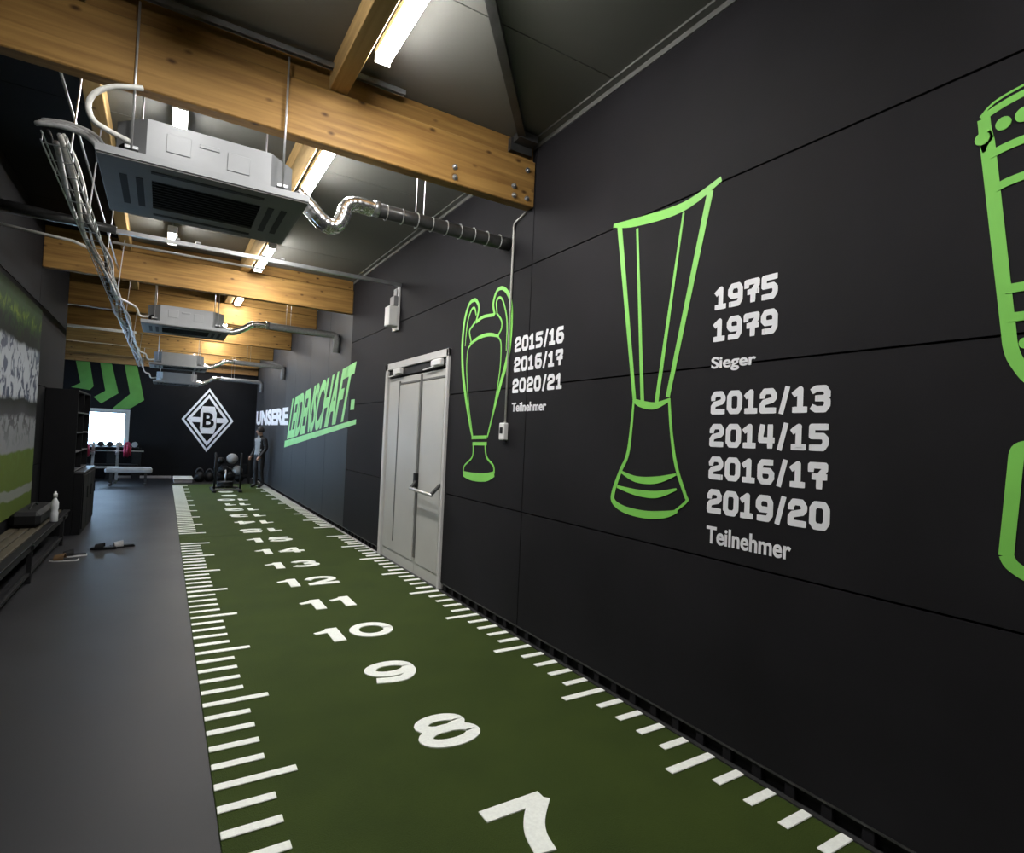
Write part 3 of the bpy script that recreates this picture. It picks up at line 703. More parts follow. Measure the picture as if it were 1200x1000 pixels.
# white field behind the letter, and the black letter on it
zb('field', [(-0.25, -0.30), (0.27, -0.30), (0.27, 0.30), (-0.25, 0.30)])
v, f = font_mesh('B', bold=0.03); mb = MB()
for dp in (0.0125, 0.016): mb.add([(CX-0.17+p_[0]*0.37, YE-dp, CZ-0.27+p_[1]*0.54) for p_ in v], f)
mb.build('letter', ENDW, t)
for k, (pts, lab) in enumerate(((([(-2.898,3.87),(-2.525,3.87),(-2.382,3.065),(-2.476,2.931),(-2.976,2.983),(-2.737,3.147)]), 'green painted chevron on the end wall, leftmost of three'),
              (([(-2.24,3.87),(-1.92,3.87),(-1.685,2.882),(-2.15,2.502),(-2.36,2.70),(-2.053,2.935)]), 'green painted chevron on the end wall, middle of three'),
              (([(-1.56,3.87),(-1.20,3.87),(-0.94,2.7),(-1.331,2.379),(-1.832,2.346),(-1.356,2.883)]), 'green painted chevron on the end wall, rightmost of three'))):
    o = MB().prism(pts, 1, YE-0.005, YE-0.0005).build('chevron', GREENC); tag(o, lab, 'wall painting', 'painted chevrons')

# ------------------------------------------------------------------ hanging air units
def air_unit(cx, cy, z, lab, detail=True, sc=1.0):
    t = thing('air_conditioner', lab, 'air conditioner', (cx, cy, z), 'hanging air units')
    hw, hd_ = 0.655*sc, 0.575*sc
    B = lambda a, b, c=0.006: MB().bbox((cx+a[0]*sc, cy+a[1]*sc, z+a[2]), (cx+b[0]*sc, cy+b[1]*sc, z+b[2]), c)
    p = MB()     # panel: frame ring around the grille
    zz0, zz1 = z, z+0.05
    gx, gy = 0.36*sc, 0.30*sc
    for a, b in (((-hw, -hd_), (hw, -gy)), ((-hw, gy), (hw, hd_)), ((-hw, -gy), (-gx, gy)), ((gx, -gy), (hw, gy))):
        p.box((cx+a[0], cy+a[1], zz0), (cx+b[0], cy+b[1], zz1))
    pn = p.build('panel', ACPANEL, t)
    rim = MB()
    for a, b in (((-hw-0.008, -hd_-0.008), (hw+0.008, -hd_)), ((-hw-0.008, hd_), (hw+0.008, hd_+0.008)), ((-hw-0.008, -hd_), (-hw, hd_)), ((hw, -hd_), (hw+0.008, hd_))):
        rim.box((cx+a[0], cy+a[1], zz0+0.012), (cx+b[0], cy+b[1], zz1+0.012))
    rim.build('panel_rim', ACBODY, pn)
    gr = MB().box((cx-gx, cy-gy, z+0.03), (cx+gx, cy+gy, z+0.045)).build('grille', BLACKPL, t)
    ns = 11 if detail else 5
    for k in range(ns):
        yy = cy-gy+(k+0.5)*2*gy/ns
        MB().box((cx-gx, yy-0.007, z+0.006), (cx+gx, yy+0.007, z+0.03)).build('slat', BLACKPL, gr)
    for a, b in (((-0.36, -0.475), (0.36, -0.43)), ((-0.36, 0.43), (0.36, 0.475)), ((-0.55, -0.30), (-0.505, 0.30)), ((-0.455, -0.30), (-0.41, 0.30)), ((0.505, -0.30), (0.55, 0.30)), ((0.41, -0.30), (0.455, 0.30))):
        MB().box((cx+a[0]*sc, cy+a[1]*sc, z-0.003), (cx+b[0]*sc, cy+b[1]*sc, z+0.002)).build('louvre', BLACKPL, pn)
    ch = 0.18*sc; bx2, by2 = 0.575*sc, 0.47*sc
    oc = [(-bx2, -by2+ch), (-bx2+ch, -by2), (bx2-ch, -by2), (bx2, -by2+ch), (bx2, by2-ch), (bx2-ch, by2), (-bx2+ch, by2), (-bx2, by2-ch)]
    bd = MB().prism([(cx+a, cy+b) for a, b in oc], 2, z+0.05, z+0.355).build('body', ACBODY, t)
    if detail:
        for a, b, h0, h1 in ((-0.28, -0.13, 0.16, 0.29), (-0.08, 0.05, 0.25, 0.28), (0.10, 0.25, 0.14, 0.27)):
            MB().bbox((cx+a*sc, cy-by2-0.006, z+h0), (cx+b*sc, cy-by2+0.002, z+h1), 0.003).build('pressed_panel', ACBODY, bd)
        MB().bbox((cx-0.39*sc, cy-by2-0.010, z+0.06), (cx+0.39*sc, cy-by2+0.002, z+0.075), 0.003).build('lip', ACBODY, bd)
        MB().lathe([(0.06, 0), (0.06, 0.04), (0.03, 0.05)], (cx-0.50*sc, cy-0.40*sc, z+0.12), 14, 1).build('side_motor', BLACKPL, bd, True)
    for sx in (-1, 1):
        for sy in (-1, 1):
            rx, ry = cx+sx*0.475*sc, cy+sy*(by2+0.05)
            MB().tube([(rx, ry, z+0.10), (rx, ry, ZC-0.03 if sy > 0 else 4.70)], 0.008, 6).build('hanger_rod', ALU, t, True)
            MB().bbox((rx-0.04, min(ry, cy+sy*(by2-0.13)), z+0.10), (rx+0.04, max(ry, cy+sy*(by2-0.13))+0.02, z+0.125), 0.003).build('bracket', STEEL, t)
    return t
units = [(-0.11, 9.79, 3.60, 'large grey hanging cassette air unit below the nearest beam'), (-0.06, 16.45, 3.545, 'second hanging air unit, beyond the second beam'),
         (-0.05, 22.45, 3.41, 'third hanging air unit far down the hall'), (-0.02, 26.75, 3.24, 'fourth and farthest hanging air unit above the emblem wall')]
for i, u in enumerate(units): air_unit(*u, detail=i < 2)
# strut channel the front rods hang from
for i, (cx, cy, z, _) in enumerate(units[:3]):
    yy = cy-0.575
    mb = MB(); x0, x1 = cx-0.95, cx+1.38
    mb.box((x0, yy-0.021, 4.70), (x1, yy-0.017, 4.74)); mb.box((x0, yy+0.017, 4.70), (x1, yy+0.021, 4.74)); mb.box((x0, yy-0.021, 4.736), (x1, yy+0.021, 4.742))
    o = mb.build('strut_channel', STEEL)
    tag(o, 'galvanised strut channel under the ceiling carrying the rods of the %s air unit' % ['nearest', 'second', 'third'][i], 'metal rail', 'strut channels')

# ducts from the units to the wall
def flex_pts(cy, z, cx):
    base = [(0.55, 0.286), (0.653, 0.202), (0.788, 0.085), (0.89, 0.07), (0.945, 0.165), (0.975, 0.27), (1.06, 0.318), (1.23, 0.315)]
    return smooth_line([(cx+0.11+a, cy-0.04, z+b) for a, b in base], 8)
for i, (cx, cy, z, _) in enumerate(units):
    t = thing('flexible_duct', 'shiny silver flexible duct curling out of the %s air unit' % ['nearest', 'second', 'third', 'farthest'][i], 'duct', (cx+0.9, cy, z+0.2), 'flexible ducts')
    if i == 0: P = flex_pts(cy, z, cx)
    else: P = smooth_line([(cx+0.58, cy-0.04, z+0.12), (cx+0.75, cy-0.04, z+0.10), (cx+0.95, cy-0.04, z+0.20), (cx+1.10, cy-0.04, z+0.30), (cx+1.34, cy-0.04, z+0.315)], 8)
    rs = [0.060*(1+0.05*math.sin(k*2.2)) for k in range(len(P))]
    MB().tube(P, rs, 14).build('hose', FOIL, t, True)
    P2 = [q+Vector((0, 0.12, 0.015)) for q in P]
    MB().tube(P2, [r_*0.85 for r_ in rs], 12).build('hose', FOIL, t, True)
    MB().lathe([(0.072, 0), (0.072, 0.05)], P[-1]-Vector((0.02, 0, 0)), 14, 0).build('clamp', STEEL, t, True)
    px0 = P[-1].x; zp = z+0.31
    t = thing('duct_pipe', 'dark insulated pipe run from the %s air unit into the right wall' % ['nearest', 'second', 'third', 'farthest'][i], 'pipe', (px0, cy, zp), 'insulated pipes')
    Q = [(px0, cy-0.04, zp), (1.6, cy-0.04, zp-0.005), (XR-0.14, cy-0.04, zp-0.012)]
    if i == 0: Q += [(XR-0.001, cy-0.04, zp-0.012)]
    else: Q += [(XR-0.09, cy-0.04, zp-0.03), (XR-0.06, cy-0.04, zp-0.09), (XR-0.06, cy-0.04, zp-0.36)]
    MB().tube(Q, 0.066, 12).build('pipe', INSUL if i == 0 else GREYC, t, True)
    MB().tube([(q[0], q[1]+0.10, q[2]+0.01) for q in Q[:3]]+[(XR-0.001, cy+0.06, zp-0.002)], 0.035, 10).build('pipe', INSUL if i == 0 else GREYC, t, True)
    if i == 0:
        for k in range(9):
            xx = px0+0.10+k*0.15
            MB().tube([(xx, cy-0.04+0.070*math.cos(a*math.pi/6), zp-0.008+0.070*math.sin(a*math.pi/6)) for a in range(13)], 0.005, 5).build('cable_tie', ALU, t)
    for xx in (1.62, 1.70):
        MB().tube([(xx, cy-0.04, zp), (xx, cy-0.04, 4.78)], 0.004, 5).build('hanger_wire', ALU, t)

# ------------------------------------------------------------------ cable tray, cables, cross rails
t = thing('cable_tray', 'long wire cable tray running along the ceiling on the left', 'cable tray', (-1.05, 9.2, 3.78))
for x_, z_ in ((-1.13, 3.80), (-0.99, 3.80), (-1.13, 3.86), (-0.99, 3.86)):
    MB().tube([(x_, 9.75, z_), (x_, 27.6, z_)], 0.006, 5).build('side_wire', STEEL, t)
for k in range(60):
    y = 9.8+k*0.30
    MB().tube([(-1.13, y, 3.87), (-1.13, y, 3.80), (-0.99, y, 3.80), (-0.99, y, 3.87)], 0.005, 5, True).build('cross_wire', STEEL, t)
for y in (9.95, 11.2, 13.0, 14.9, 17.0, 20.0, 23.5, 26.5):
    MB().tube([(-0.99, y, 3.83), (-0.94, y, 4.598)], 0.006, 5).build('hanger_rod', ALU, t)
clab = ['thick grey cable lying in the wire tray', 'pale conduit snaking along the top of the wire tray', 'thin black cable in the wire tray', 'slim white cable tied to the wire tray', 'second grey cable twisted round the wire tray']
for k, (m_, r_) in enumerate(((GREYC, 0.020), (WHITEC, 0.018), (BLACKPL, 0.016), (WHITEC, 0.012), (GREYC, 0.016))):
    pts = []; y = 9.8
    ph = random.random()*6
    while y < 27.5:
        pts.append((-1.06+0.05*math.sin(y*1.3+ph)+(k-2)*0.018, y, 3.835+0.03*math.sin(y*1.9+ph*2)+0.012*k)); y += 0.22
    tag(MB().tube(smooth_line(pts, 2), r_, 6).build('cable', m_, None, True), clab[k], 'cable', 'cables in the tray')
# long thin rail above the tray
tag(MB().tube([(-1.03, 9.6, 4.25), (-1.03, 13.0, 4.25), (-1.03, 15.4, 4.25)], 0.010, 6).build('hanging_rail', STEEL, None, True), 'thin steel rod above the cable tray', 'metal rail')
# white hose loop at the near unit
P = smooth_line([(-0.54, 9.22, 4.10), (-0.62, 9.2, 4.07), (-0.71, 9.2, 4.035), (-0.79, 9.2, 3.965), (-0.82, 9.21, 3.88), (-0.79, 9.22, 3.80), (-0.72, 9.25, 3.775), (-0.60, 9.36, 3.78)], 6)
tag(MB().tube(P, 0.018, 8).build('drain_hose', WHITEC, None, True), 'white drain hose looping beside the nearest air unit', 'hose')
P = smooth_line([(-1.12, 9.62, 3.86), (-1.09, 9.6, 3.86), (-0.98, 9.6, 3.875), (-0.86, 9.6, 3.855), (-0.79, 9.6, 3.80), (-0.775, 9.62, 3.70)], 6)
t = thing('cable_bundle', 'bundle of grey cables bent from the tray down to the nearest air unit', 'cable', (-0.9, 9.6, 3.7))
for dx, dz in ((0, 0), (0.012, 0.03), (-0.012, -0.02)):
    MB().tube([q+Vector((dx, 0.03*dz/0.03, dz)) for q in P], 0.017, 7).build('cable', GREYC, t, True)
for i, (cx, cy, z, _) in enumerate(units[1:]):
    P = smooth_line([(-1.02, cy-0.9, 3.84), (-0.92, cy-0.6, z+0.30), (-0.80, cy-0.40, z+0.26), (-0.74, cy-0.35, z+0.14), (-0.60, cy-0.30, z+0.16)], 6)
    tag(MB().tube(P, 0.018, 7).build('drain_hose', WHITEC, None, True), 'white hose from the tray to the %s air unit' % ['second', 'third', 'farthest'][i], 'hose', 'unit hoses')
# cross rails
t = thing('cross_rail', 'grey steel cross rail spanning the hall before the second beam', 'metal rail', (0, 12.94, 4.13))
MB().bar((XL, 12.94, 4.155), (XR, 12.94, 4.15), 0.05, 0.05).build('rail', STEEL, t)
MB().tube([(XL, 12.86, 4.20), (-0.9, 12.86, 4.14)], 0.05, 12).build('sleeve', INSUL, t, True)
for xx in (-0.28, -0.05, 0.72, 0.95): MB().bbox((xx-0.03, 12.90, 4.18), (xx+0.03, 12.98, 4.205), 0.005).build('clip', ALU, t)
t = thing('cross_pipe', 'thin white pipe under the steel cross rail', 'pipe', (0, 13.1, 4.03))
MB().tube([(XL, 12.9, 3.985), (-1.3, 12.9, 3.935), (-1.16, 12.92, 3.89)], 0.017, 8).build('pipe', WHITEC, t, True)
MB().tube([(-0.95, 13.1, 4.055), (0.75, 13.1, 4.055)], 0.016, 8).build('pipe', WHITEC, t, True)
tag(MB().tube([(-3.4, 21.4, 4.10), (-1.0, 21.4, 4.10)], 0.035, 8).build('cross_pipe', WHITEC, None, True), 'pale pipe under the fourth beam at the far left', 'pipe')

# ------------------------------------------------------------------ left side: mural, bench, shelf unit
o = MB().bbox((XL+0.004, 7.0, 0.59), (XL+0.02, 15.62, 3.50), 0.004).build('stadium_mural', MURAL)
tag(o, 'large printed stadium photo panel with crowd and grass on the left wall', 'mural')
FB = FZ
t = thing('locker_bench', 'long dark slatted bench on a black frame below the mural', 'bench', (-1.72, 12, FB))
for k in range(4):
    x = -1.93+k*0.108
    MB().bbox((x, 8.0, 0.425), (x+0.092, 16.1, 0.452), 0.005).build('slat', SLATW if k < 3 else BLACKFUR, t)
for y in (8.3, 10.7, 13.1, 15.5):
    f1 = MB().bar((-1.54, y, FB), (-1.54, y, 0.425), 0.045, 0.045).build('leg', BLACKPL, t)
    MB().bar((-1.92, y, FB), (-1.92, y, 0.425), 0.045, 0.045).build('leg', BLACKPL, t)
    MB().bar((-1.94, y, 0.40), (-1.50, y, 0.40), 0.045, 0.05).build('cross_bar', BLACKPL, t)
MB().bar((-1.54, 8.1, 0.39), (-1.54, 16.0, 0.39), 0.03, 0.06).build('side_rail', BLACKPL, t)
MB().bar((-1.54, 8.3, 0.10), (-1.54, 15.5, 0.10), 0.03, 0.03).build('foot_rail', BLACKPL, t)
t = thing('gym_bag', 'black sports bag lying on the far end of the bench', 'bag', (-1.75, 14.8, 0.452))
MB().bbox((-1.93, 14.2, 0.452), (-1.62, 15.4, 0.66), 0.05).build('body', BLACKPL, t)
MB().tube([(-1.78, 14.5+0.6*k/8, 0.655+0.06*math.sin(math.pi*k/8)) for k in range(9)], 0.012, 6).build('handle', BLACKPL, t)
t = thing('water_bottle', 'clear white drinking bottle standing on the front edge of the bench', 'bottle', (-1.545, 14.75, 0.452))
CLEAR = mat('clear_plastic', (0.55, 0.56, 0.58), 0.15, var=0.1, vscale=9)
MB().lathe([(0.040, 0), (0.045, 0.01), (0.045, 0.13), (0.036, 0.16), (0.045, 0.19), (0.045, 0.27), (0.020, 0.32), (0.018, 0.34)], (-1.545, 14.75, 0.453), 16).build('body', CLEAR, t, True)
MB().lathe([(0.024, 0), (0.024, 0.05), (0.012, 0.055), (0.012, 0.08)], (-1.545, 14.75, 0.793), 12).build('cap', WHITEPL, t, True)

def slide_shoe(x, y, rz, sole, top_, lab):
    t = thing('slide_sandal', lab, 'shoe', (x, y, FB), 'shoes on the floor')
    t.rotation_euler.z = rz
    def outline(k):
        return [(k*a, k*b) for a, b in ((-0.045,-0.15),(-0.02,-0.165),(0.02,-0.165),(0.045,-0.15),(0.052,-0.05),(0.060,0.06),(0.052,0.13),(0.02,0.16),(-0.03,0.155),(-0.055,0.11),(-0.058,0.02),(-0.048,-0.06))]
    def local(mb, nm, m_, par):
        o = mb.build(nm, m_); o.parent = par; return o
    s1 = MB().prism(outline(1.0), 2, 0.0, 0.022); local(s1, 'sole', sole, t)
    s2 = MB().prism(outline(0.94), 2, 0.022, 0.034); local(s2, 'footbed', BLACKPL, t)
    st = MB(); n = 10
    for j in range(2):
        yy = (-0.01, 0.10)[j]; st.v += [(0.062*math.cos(math.pi*k/n), yy, 0.02+(0.085-0.025*j)*math.sin(math.pi*k/n)) for k in range(n+1)]
    for j in range(2):
        yy = (-0.01, 0.10)[j]; st.v += [(0.056*math.cos(math.pi*k/n), yy, 0.02+(0.077-0.025*j)*math.sin(math.pi*k/n)) for k in range(n+1)]
    q = n+1
    for k in range(n):
        st.f += [(k, k+1, q+k+1, q+k), (2*q+k, 3*q+k, 3*q+k+1, 2*q+k+1), (k, 2*q+k, 2*q+k+1, k+1), (q+k, q+k+1, 3*q+k+1, 3*q+k)]
    st.f += [(0, q, 3*q, 2*q), (q-1, 3*q-1, 4*q-1, 2*q-1)]
    local(st, 'strap', top_, t)
TAN = mat('tan_leather', (0.12, 0.07, 0.03), 0.5, var=0.2, vscale=20)
slide_shoe(-1.36, 14.30, 1.4, WHITEPL, TAN, 'pale-soled sandal with tan strap on the floor by the bench, nearer one')
slide_shoe(-1.30, 14.58, 1.75, WHITEPL, BLACKPL, 'pale-soled black sandal on the floor by the bench, farther one')
slide_shoe(-0.98, 15.0, 1.45, BLACKPL, BLACKPL, 'black sandal alone on the walkway, left of its pair')
slide_shoe(-0.76, 15.12, 1.75, BLACKPL, GREYC, 'black sandal with grey strap on the walkway, right of its pair')

t = thing('shelf_unit', 'tall black shelf unit with open compartments at the bench end', 'shelf', (-1.74, 17.5, FB))
X0, X1, SY0, SY1, SZ = -1.955, -1.525, 16.38, 18.15, 2.385
MB().bbox((X0, SY0, FB), (X1, SY0+0.03, SZ), 0.004).build('side_panel', BLACKFUR, t)
MB().bbox((X0, SY1-0.03, FB), (X1, SY1, SZ), 0.004).build('side_panel', BLACKFUR, t)
MB().bbox((X0, SY0+0.03, FB), (X0+0.02, SY1-0.03, SZ), 0.003).build('back_panel', BLACKFUR, t)
MB().bbox((X0, SY0+0.03, SZ-0.03), (X1, SY1-0.03, SZ), 0.003).build('top_panel', BLACKFUR, t)
MB().bbox((X0+0.02, (SY0+SY1)/2-0.012, 1.05), (X1-0.005, (SY0+SY1)/2+0.012, SZ-0.03), 0.003).build('divider', BLACKFUR, t)
SHELFE = mat('dark_grey_shelf_edge', (0.035, 0.035, 0.038), 0.4, var=0.15)
for z in (1.03, 1.34, 1.66, 2.0):
    MB().bbox((X0+0.02, SY0+0.03, z), (X1-0.002, SY1-0.03, z+0.022), 0.003).build('shelf', SHELFE, t)
MB().bbox((X1, SY0+0.03, FB), (X1+0.12, SY1, 1.0), 0.004).build('lower_cabinet', BLACKFUR, t)
MB().bbox((X1-0.001, SY0+0.02, 1.0), (X1+0.13, SY1+0.01, 1.028), 0.004).build('counter_edge', SHELFE, t)
for k in range(3):
    a = SY0+0.06+k*0.57
    dd = MB().bbox((X1+0.12, a, 0.08), (X1+0.138, a+0.55, 0.97), 0.003).build('cabinet_door', BLACKFUR, t)
    MB().bbox((X1+0.138, a+0.48, 0.55), (X1+0.155, a+0.50, 0.75), 0.003).build('handle', BLACKPL, dd)

# ------------------------------------------------------------------ far end: gym gear
t = thing('weight_sled', 'black push sled with two upright poles at the turf end', 'weight sled', (1.32, 22.95, 0))
for x in (1.0, 1.67):
    MB().tube([(x, 22.95, 0.05), (x, 22.95, 1.14)], 0.028, 10).build('pole', BLACKPL, t, True)
    MB().bbox((x-0.05, 22.75, 0.009), (x+0.05, 24.1, 0.06), 0.012).build('skid', BLACKPL, t)
MB().bbox((0.98, 22.90, 0.05), (1.69, 23.0, 0.10), 0.01).build('cross_bar', STEELD, t)
MB().bbox((0.98, 23.6, 0.05), (1.69, 23.75, 0.11), 0.01).build('cross_bar', STEELD, t)
MB().tube([(1.33, 23.6, 0.08), (1.33, 23.6, 0.60)], 0.025, 10).build('post', STEEL, t, True)
for k in range(3):
    o = MB().lathe([(0.03, 0), (0.22, 0.0), (0.225, 0.01), (0.225, 0.035), (0.21, 0.045), (0.03, 0.045)], (1.33, 23.6, 0.112+k*0.05), 24).build('weight_plate', BLACKPL, t, True)
def kettlebell(x, y, s_, lab):
    t = thing('kettlebell', lab, 'kettlebell', (x, y, FB if y > 25.6 else 0), 'kettlebells at the end wall')
    z = FB if y > 25.6 else 0.0
    MB().lathe([(0.075*s_, 0), (0.115*s_, 0.04*s_), (0.13*s_, 0.12*s_), (0.11*s_, 0.20*s_), (0.06*s_, 0.245*s_), (0.02*s_, 0.255*s_)], (x, y, z), 16).build('bell', BLACKPL, t, True)
    MB().tube([(x+0.085*s_*math.cos(a*math.pi/8), y, z+0.22*s_+0.13*s_*math.sin(a*math.pi/8)) for a in range(9)], 0.018*s_, 7).build('handle', STEELD, t, True)
for k in range(5):
    kettlebell(0.80+0.31*k, 26.7+0.12*(k % 2), 1.3-0.1*(k % 3), 'black kettlebell before the end wall, %s from the left' % ['first', 'second', 'third', 'fourth', 'fifth'][k])
PALEG = mat('pale_grey_rubber', (0.30, 0.30, 0.30), 0.6, var=0.2)
def ball(x, y, z, r_, m_, lab):
    t = tag(MB().lathe([(r_*math.sin(math.pi*k/12)+0.0005, -r_*math.cos(math.pi*k/12)) for k in range(13)], (x, y, z), 20).build('medicine_ball', m_, None, True), lab, 'ball', 'medicine balls')
t = thing('ball_rack', 'black steel rack of exercise balls behind the push sled', 'rack', (1.75, 26.0, FB))
for x in (1.25, 2.25):
    for y in (25.85, 26.2): MB().bar((x, y, FB), (x, y, 0.95), 0.05, 0.05).build('upright', BLACKPL, t)
for z in (0.25, 0.62):
    for y in (25.85, 26.2): MB().bar((1.25, y, z), (2.25, y, z), 0.035, 0.035).build('shelf_rail', BLACKPL, t)
ball(1.48, 26.03, 0.25+0.19, 0.17, BLACKPL, 'black exercise ball on the lower rack level, left'); ball(1.90, 26.03, 0.25+0.18, 0.16, GREYC, 'grey exercise ball on the lower rack level, right')
ball(1.72, 26.03, 0.62+0.20, 0.18, PALEG, 'pale grey exercise ball on the upper rack level'); ball(1.38, 26.03, 0.62+0.13, 0.12, BLACKPL, 'small black exercise ball on the upper rack level')
t = thing('step_box', 'low white step box at the far end of the turf edge', 'box', (0.3, 26.6, FB))
MB().bbox((0.05, 26.2, FB), (0.58, 27.2, 0.10), 0.015).build('base', FLOORSTRIP, t)
MB().bbox((0.03, 26.15, 0.10), (0.60, 27.25, 0.14), 0.012).build('top', WHITEPL, t)
# barbell station under the window
t = thing('barbell_rack', 'grey steel barbell rack below the end wall window', 'rack', (-1.7, 26.5, FB))
for x in (-2.15, -1.52):
    MB().bar((x, 26.6, FB), (x, 26.6, 1.25), 0.07, 0.07).build('upright', GREYC, t)
    MB().bar((x, 26.1, FB+0.03), (x, 27.2, FB+0.03), 0.07, 0.06).build('foot', STEELD, t)
    MB().bbox((x-0.05, 26.42, 0.86), (x+0.05, 26.57, 0.95), 0.01).build('hook', STEEL, t)
MB().bar((-2.15, 26.6, 0.45), (-1.52, 26.6, 0.45), 0.05, 0.06).build('cross_bar', GREYC, t)
t = thing('barbell', 'barbell with dark red plates resting on the grey rack', 'barbell', (-1.7, 26.5, 0.97))
MB().tube([(-2.55, 26.5, 0.975), (-0.82, 26.5, 0.985)], 0.018, 10).build('bar', ALU, t, True)
for x, rr in ((-1.36, 0.20), (-1.29, 0.20), (-1.22, 0.15), (-2.30, 0.20), (-2.37, 0.20)):
    MB().lathe([(0.02, 0), (rr-0.01, 0), (rr, 0.01), (rr, 0.05), (rr-0.01, 0.06), (0.02, 0.06)], (x, 26.5, 0.98), 24, 0).build('plate', REDP, t, True)
t = thing('weight_bench', 'flat pale grey weight bench before the black end wall', 'bench', (-1.2, 25.6, FB))
MB().bbox((-1.75, 25.35, 0.36), (-0.55, 25.75, 0.50), 0.03).build('pad', PALEG, t)
MB().bbox((-1.72, 25.37, 0.50), (-0.58, 25.73, 0.53), 0.012).build('pad_top', FLOORSTRIP, t)
for x in (-1.6, -0.72):
    MB().bar((x, 25.55, FB), (x, 25.55, 0.37), 0.07, 0.07).build('leg', STEELD, t); MB().bar((x, 25.25, FB+0.03), (x, 25.85, FB+0.03), 0.06, 0.06).build('foot', STEELD, t)
t = thing('dumbbell_stand', 'dark dumbbell stand at the far left below the window', 'rack', (-2.4, 27.6, FB))
for x in (-2.9, -1.75): MB().bar((x, 27.7, FB), (x, 27.7, 1.05), 0.07, 0.25).build('upright', BLACKPL, t)
for z in (0.45, 1.02): MB().bbox((-2.95, 27.5, z), (-1.0, 27.9, z+0.05), 0.01).build('tray', BLACKPL, t)
MB().bar((-1.05, 27.7, FB), (-1.05, 27.7, 1.05), 0.07, 0.25).build('upright', BLACKPL, t)
TANR = mat('tan_rubber', (0.38, 0.27, 0.18), 0.6, var=0.2)
for k, (x, m_) in enumerate(((-2.05, BLACKPL), (-1.80, BLACKPL), (-1.55, TANR), (-1.32, REDP), (-1.12, GREYC))):
    t = thing('dumbbell', '%s dumbbell on the top tray, %s from the left' % (['black', 'black', 'tan', 'dark red', 'grey'][k], ['first', 'second', 'third', 'fourth', 'fifth'][k]), 'dumbbell', (x, 27.7, 1.07), 'dumbbells on the stand')
    for dy in (-0.11, 0.11): MB().lathe([(0.02, -0.05), (0.085, -0.05), (0.09, -0.04), (0.09, 0.04), (0.085, 0.05), (0.02, 0.05)], (x, 27.7+dy, 1.16), 8, 1).build('head', m_, t)
    MB().tube([(x, 27.63, 1.16), (x, 27.77, 1.16)], 0.018, 8).build('grip', STEEL, t)

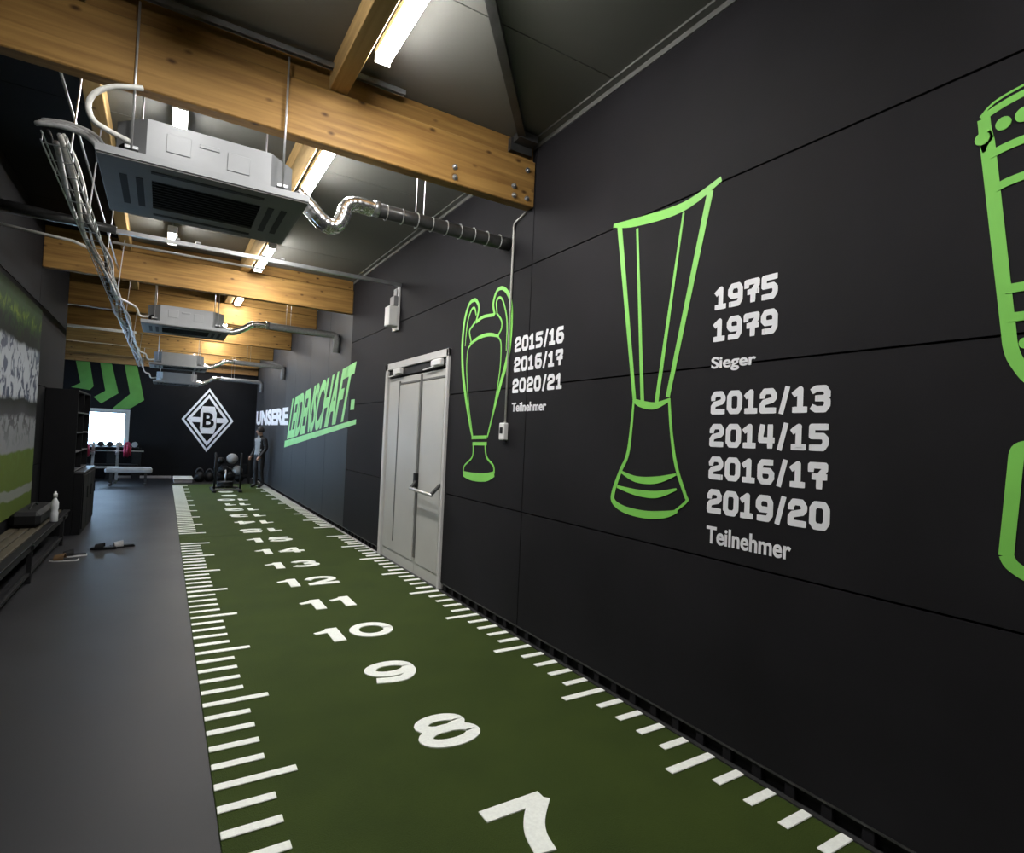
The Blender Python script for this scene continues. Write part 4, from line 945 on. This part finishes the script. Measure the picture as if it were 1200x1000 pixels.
# ------------------------------------------------------------------ person at the far wall
SKIN = mat('skin', (0.42, 0.26, 0.19), 0.55, var=0.06); CLOTH = mat('black_tracksuit', (0.012, 0.012, 0.014), 0.75, var=0.2); SHIRT = mat('pale_grey_shirt', (0.24, 0.245, 0.25), 0.75, var=0.1); HAIR = mat('dark_hair', (0.012, 0.010, 0.009), 0.6, var=0.3)
def person(px, py, H, face):
    # local frame: +Y is where the figure faces; heights are fractions of H
    J = {'pelvis': (0,0,0.52), 'waist': (0,0.005,0.60), 'chest': (0,0.0,0.71), 'neckb': (0,-0.005,0.815), 'neck': (0,0.01,0.855), 'head': (0,0.022,0.90), 'crown': (0,0.018,0.955)}
    Rr = {'pelvis': (0.088,0.066), 'waist': (0.080,0.060), 'chest': (0.098,0.066), 'neckb': (0.042,0.040), 'neck': (0.032,0.033), 'head': (0.044,0.054), 'crown': (0.036,0.046)}
    E_ = [('pelvis','waist'),('waist','chest'),('chest','neckb'),('neckb','neck'),('neck','head'),('head','crown')]
    for s_, sg in (('l', -1), ('r', 1)):
        def j(n_, co, r_, pr): J[n_+s_] = co; Rr[n_+s_] = r_; E_.append((pr, n_+s_))
        j('sh', (sg*0.105, -0.005, 0.795), (0.042, 0.042), 'chest'); j('el', (sg*0.128, -0.022, 0.635), (0.030, 0.030), 'sh'+s_)
        j('wr', (sg*0.112, 0.065, 0.525), (0.021, 0.022), 'el'+s_); j('ha', (sg*0.106, 0.095, 0.485), (0.020, 0.025), 'wr'+s_)
        for q in range(4):
            j('f%da' % q, (sg*0.106, 0.085+0.011*q, 0.462), (0.0055, 0.0055), 'ha'+s_); j('f%db' % q, (sg*0.100, 0.083+0.012*q, 0.440+0.004*abs(q-1.5)), (0.0045, 0.0045), 'f%da' % q+s_)
        j('th', (sg*0.098, 0.118, 0.475), (0.006, 0.006), 'ha'+s_); j('tb', (sg*0.092, 0.126, 0.458), (0.005, 0.005), 'th'+s_)
        j('hip', (sg*0.052, 0, 0.49), (0.058, 0.060), 'pelvis'); j('kn', (sg*0.056, 0.018*(1+sg*0.6), 0.285), (0.040, 0.042), 'hip'+s_)
        j('an', (sg*0.056, -0.015+0.02*sg, 0.055), (0.027, 0.030), 'kn'+s_); j('to', (sg*0.062, 0.075+0.02*sg, 0.022), (0.024, 0.018), 'an'+s_)
    names = list(J); idx = {k: i for i, k in enumerate(names)}
    me = bpy.data.meshes.new('person'); me.from_pydata([tuple(c_*H for c_ in J[k]) for k in names], [(idx[a], idx[b]) for a, b in E_], [])
    o = bpy.data.objects.new('skeleton', me); COL.objects.link(o)
    sk = o.modifiers.new('skin', 'SKIN'); sk.use_smooth_shade = True
    for i, k in enumerate(names):
        d = me.skin_vertices[0].data[i]; d.radius = (Rr[k][0]*H, Rr[k][1]*H); d.use_root = (k == 'pelvis')
    sb = o.modifiers.new('sub', 'SUBSURF'); sb.levels = 2
    dg = bpy.context.evaluated_depsgraph_get(); dg.update()
    nm = bpy.data.meshes.new_from_object(o.evaluated_get(dg)); bpy.data.objects.remove(o); nm.name = 'person'
    z0 = min(v_.co.z for v_ in nm.vertices)
    for v_ in nm.vertices: v_.co.z -= z0
    nm.materials.clear()
    for m_ in (CLOTH, SKIN, SHIRT): nm.materials.append(m_)
    for p_ in nm.polygons:
        c_ = p_.center/H; p_.use_smooth = True
        if c_.z > 0.835: p_.material_index = 1
        elif c_.z < 0.50 and abs(c_.x) > 0.085 and c_.z > 0.40 and c_.y > 0.06: p_.material_index = 1
        elif c_.z > 0.53 and abs(c_.x) < 0.07 and c_.y > 0.035: p_.material_index = 2
    ob = bpy.data.objects.new('person', nm); COL.objects.link(ob); ob.location = (px, py, 0.009); ob.rotation_euler.z = face
    tag(ob, 'standing person in black tracksuit and pale shirt against the far wall', 'person')
    def child(mb, nm_, m_, sm=True):
        c_ = mb.build(nm_, m_, None, sm); c_.parent = ob; return c_
    hc = Vector((0, 0.018*H, 0.925*H-z0))
    hr = MB(); hr.lathe([(0.058*H*math.sin(a*math.pi/14)+0.0005, 0.066*H*-math.cos(a*math.pi/14)) for a in range(5, 15)], hc+Vector((0, -0.010*H, 0.004*H)), 16); child(hr, 'hair', HAIR)
    ns = MB(); ns.lathe([(0.011*H, 0), (0.009*H, 0.012*H), (0.003*H, 0.022*H)], hc+Vector((0, 0.048*H, -0.016*H)), 8, 1); child(ns, 'nose', SKIN)
    for sg in (-1, 1):
        child(MB().lathe([(0.0005, -0.007*H), (0.006*H, 0), (0.0005, 0.007*H)], hc+Vector((sg*0.018*H, 0.046*H, 0.000)), 8, 1), 'eye', HAIR)
        child(MB().lathe([(0.002, -0.006*H), (0.014*H, 0), (0.002, 0.006*H)], hc+Vector((sg*0.047*H, -0.004*H, -0.004*H)), 8, 0), 'ear', SKIN)
    child(MB().bbox((hc.x-0.014*H, hc.y+0.046*H, hc.z-0.038*H), (hc.x+0.014*H, hc.y+0.054*H, hc.z-0.033*H), 0.003), 'mouth', REDP, False)
person(2.33, 24.25, 1.98, math.radians(118))
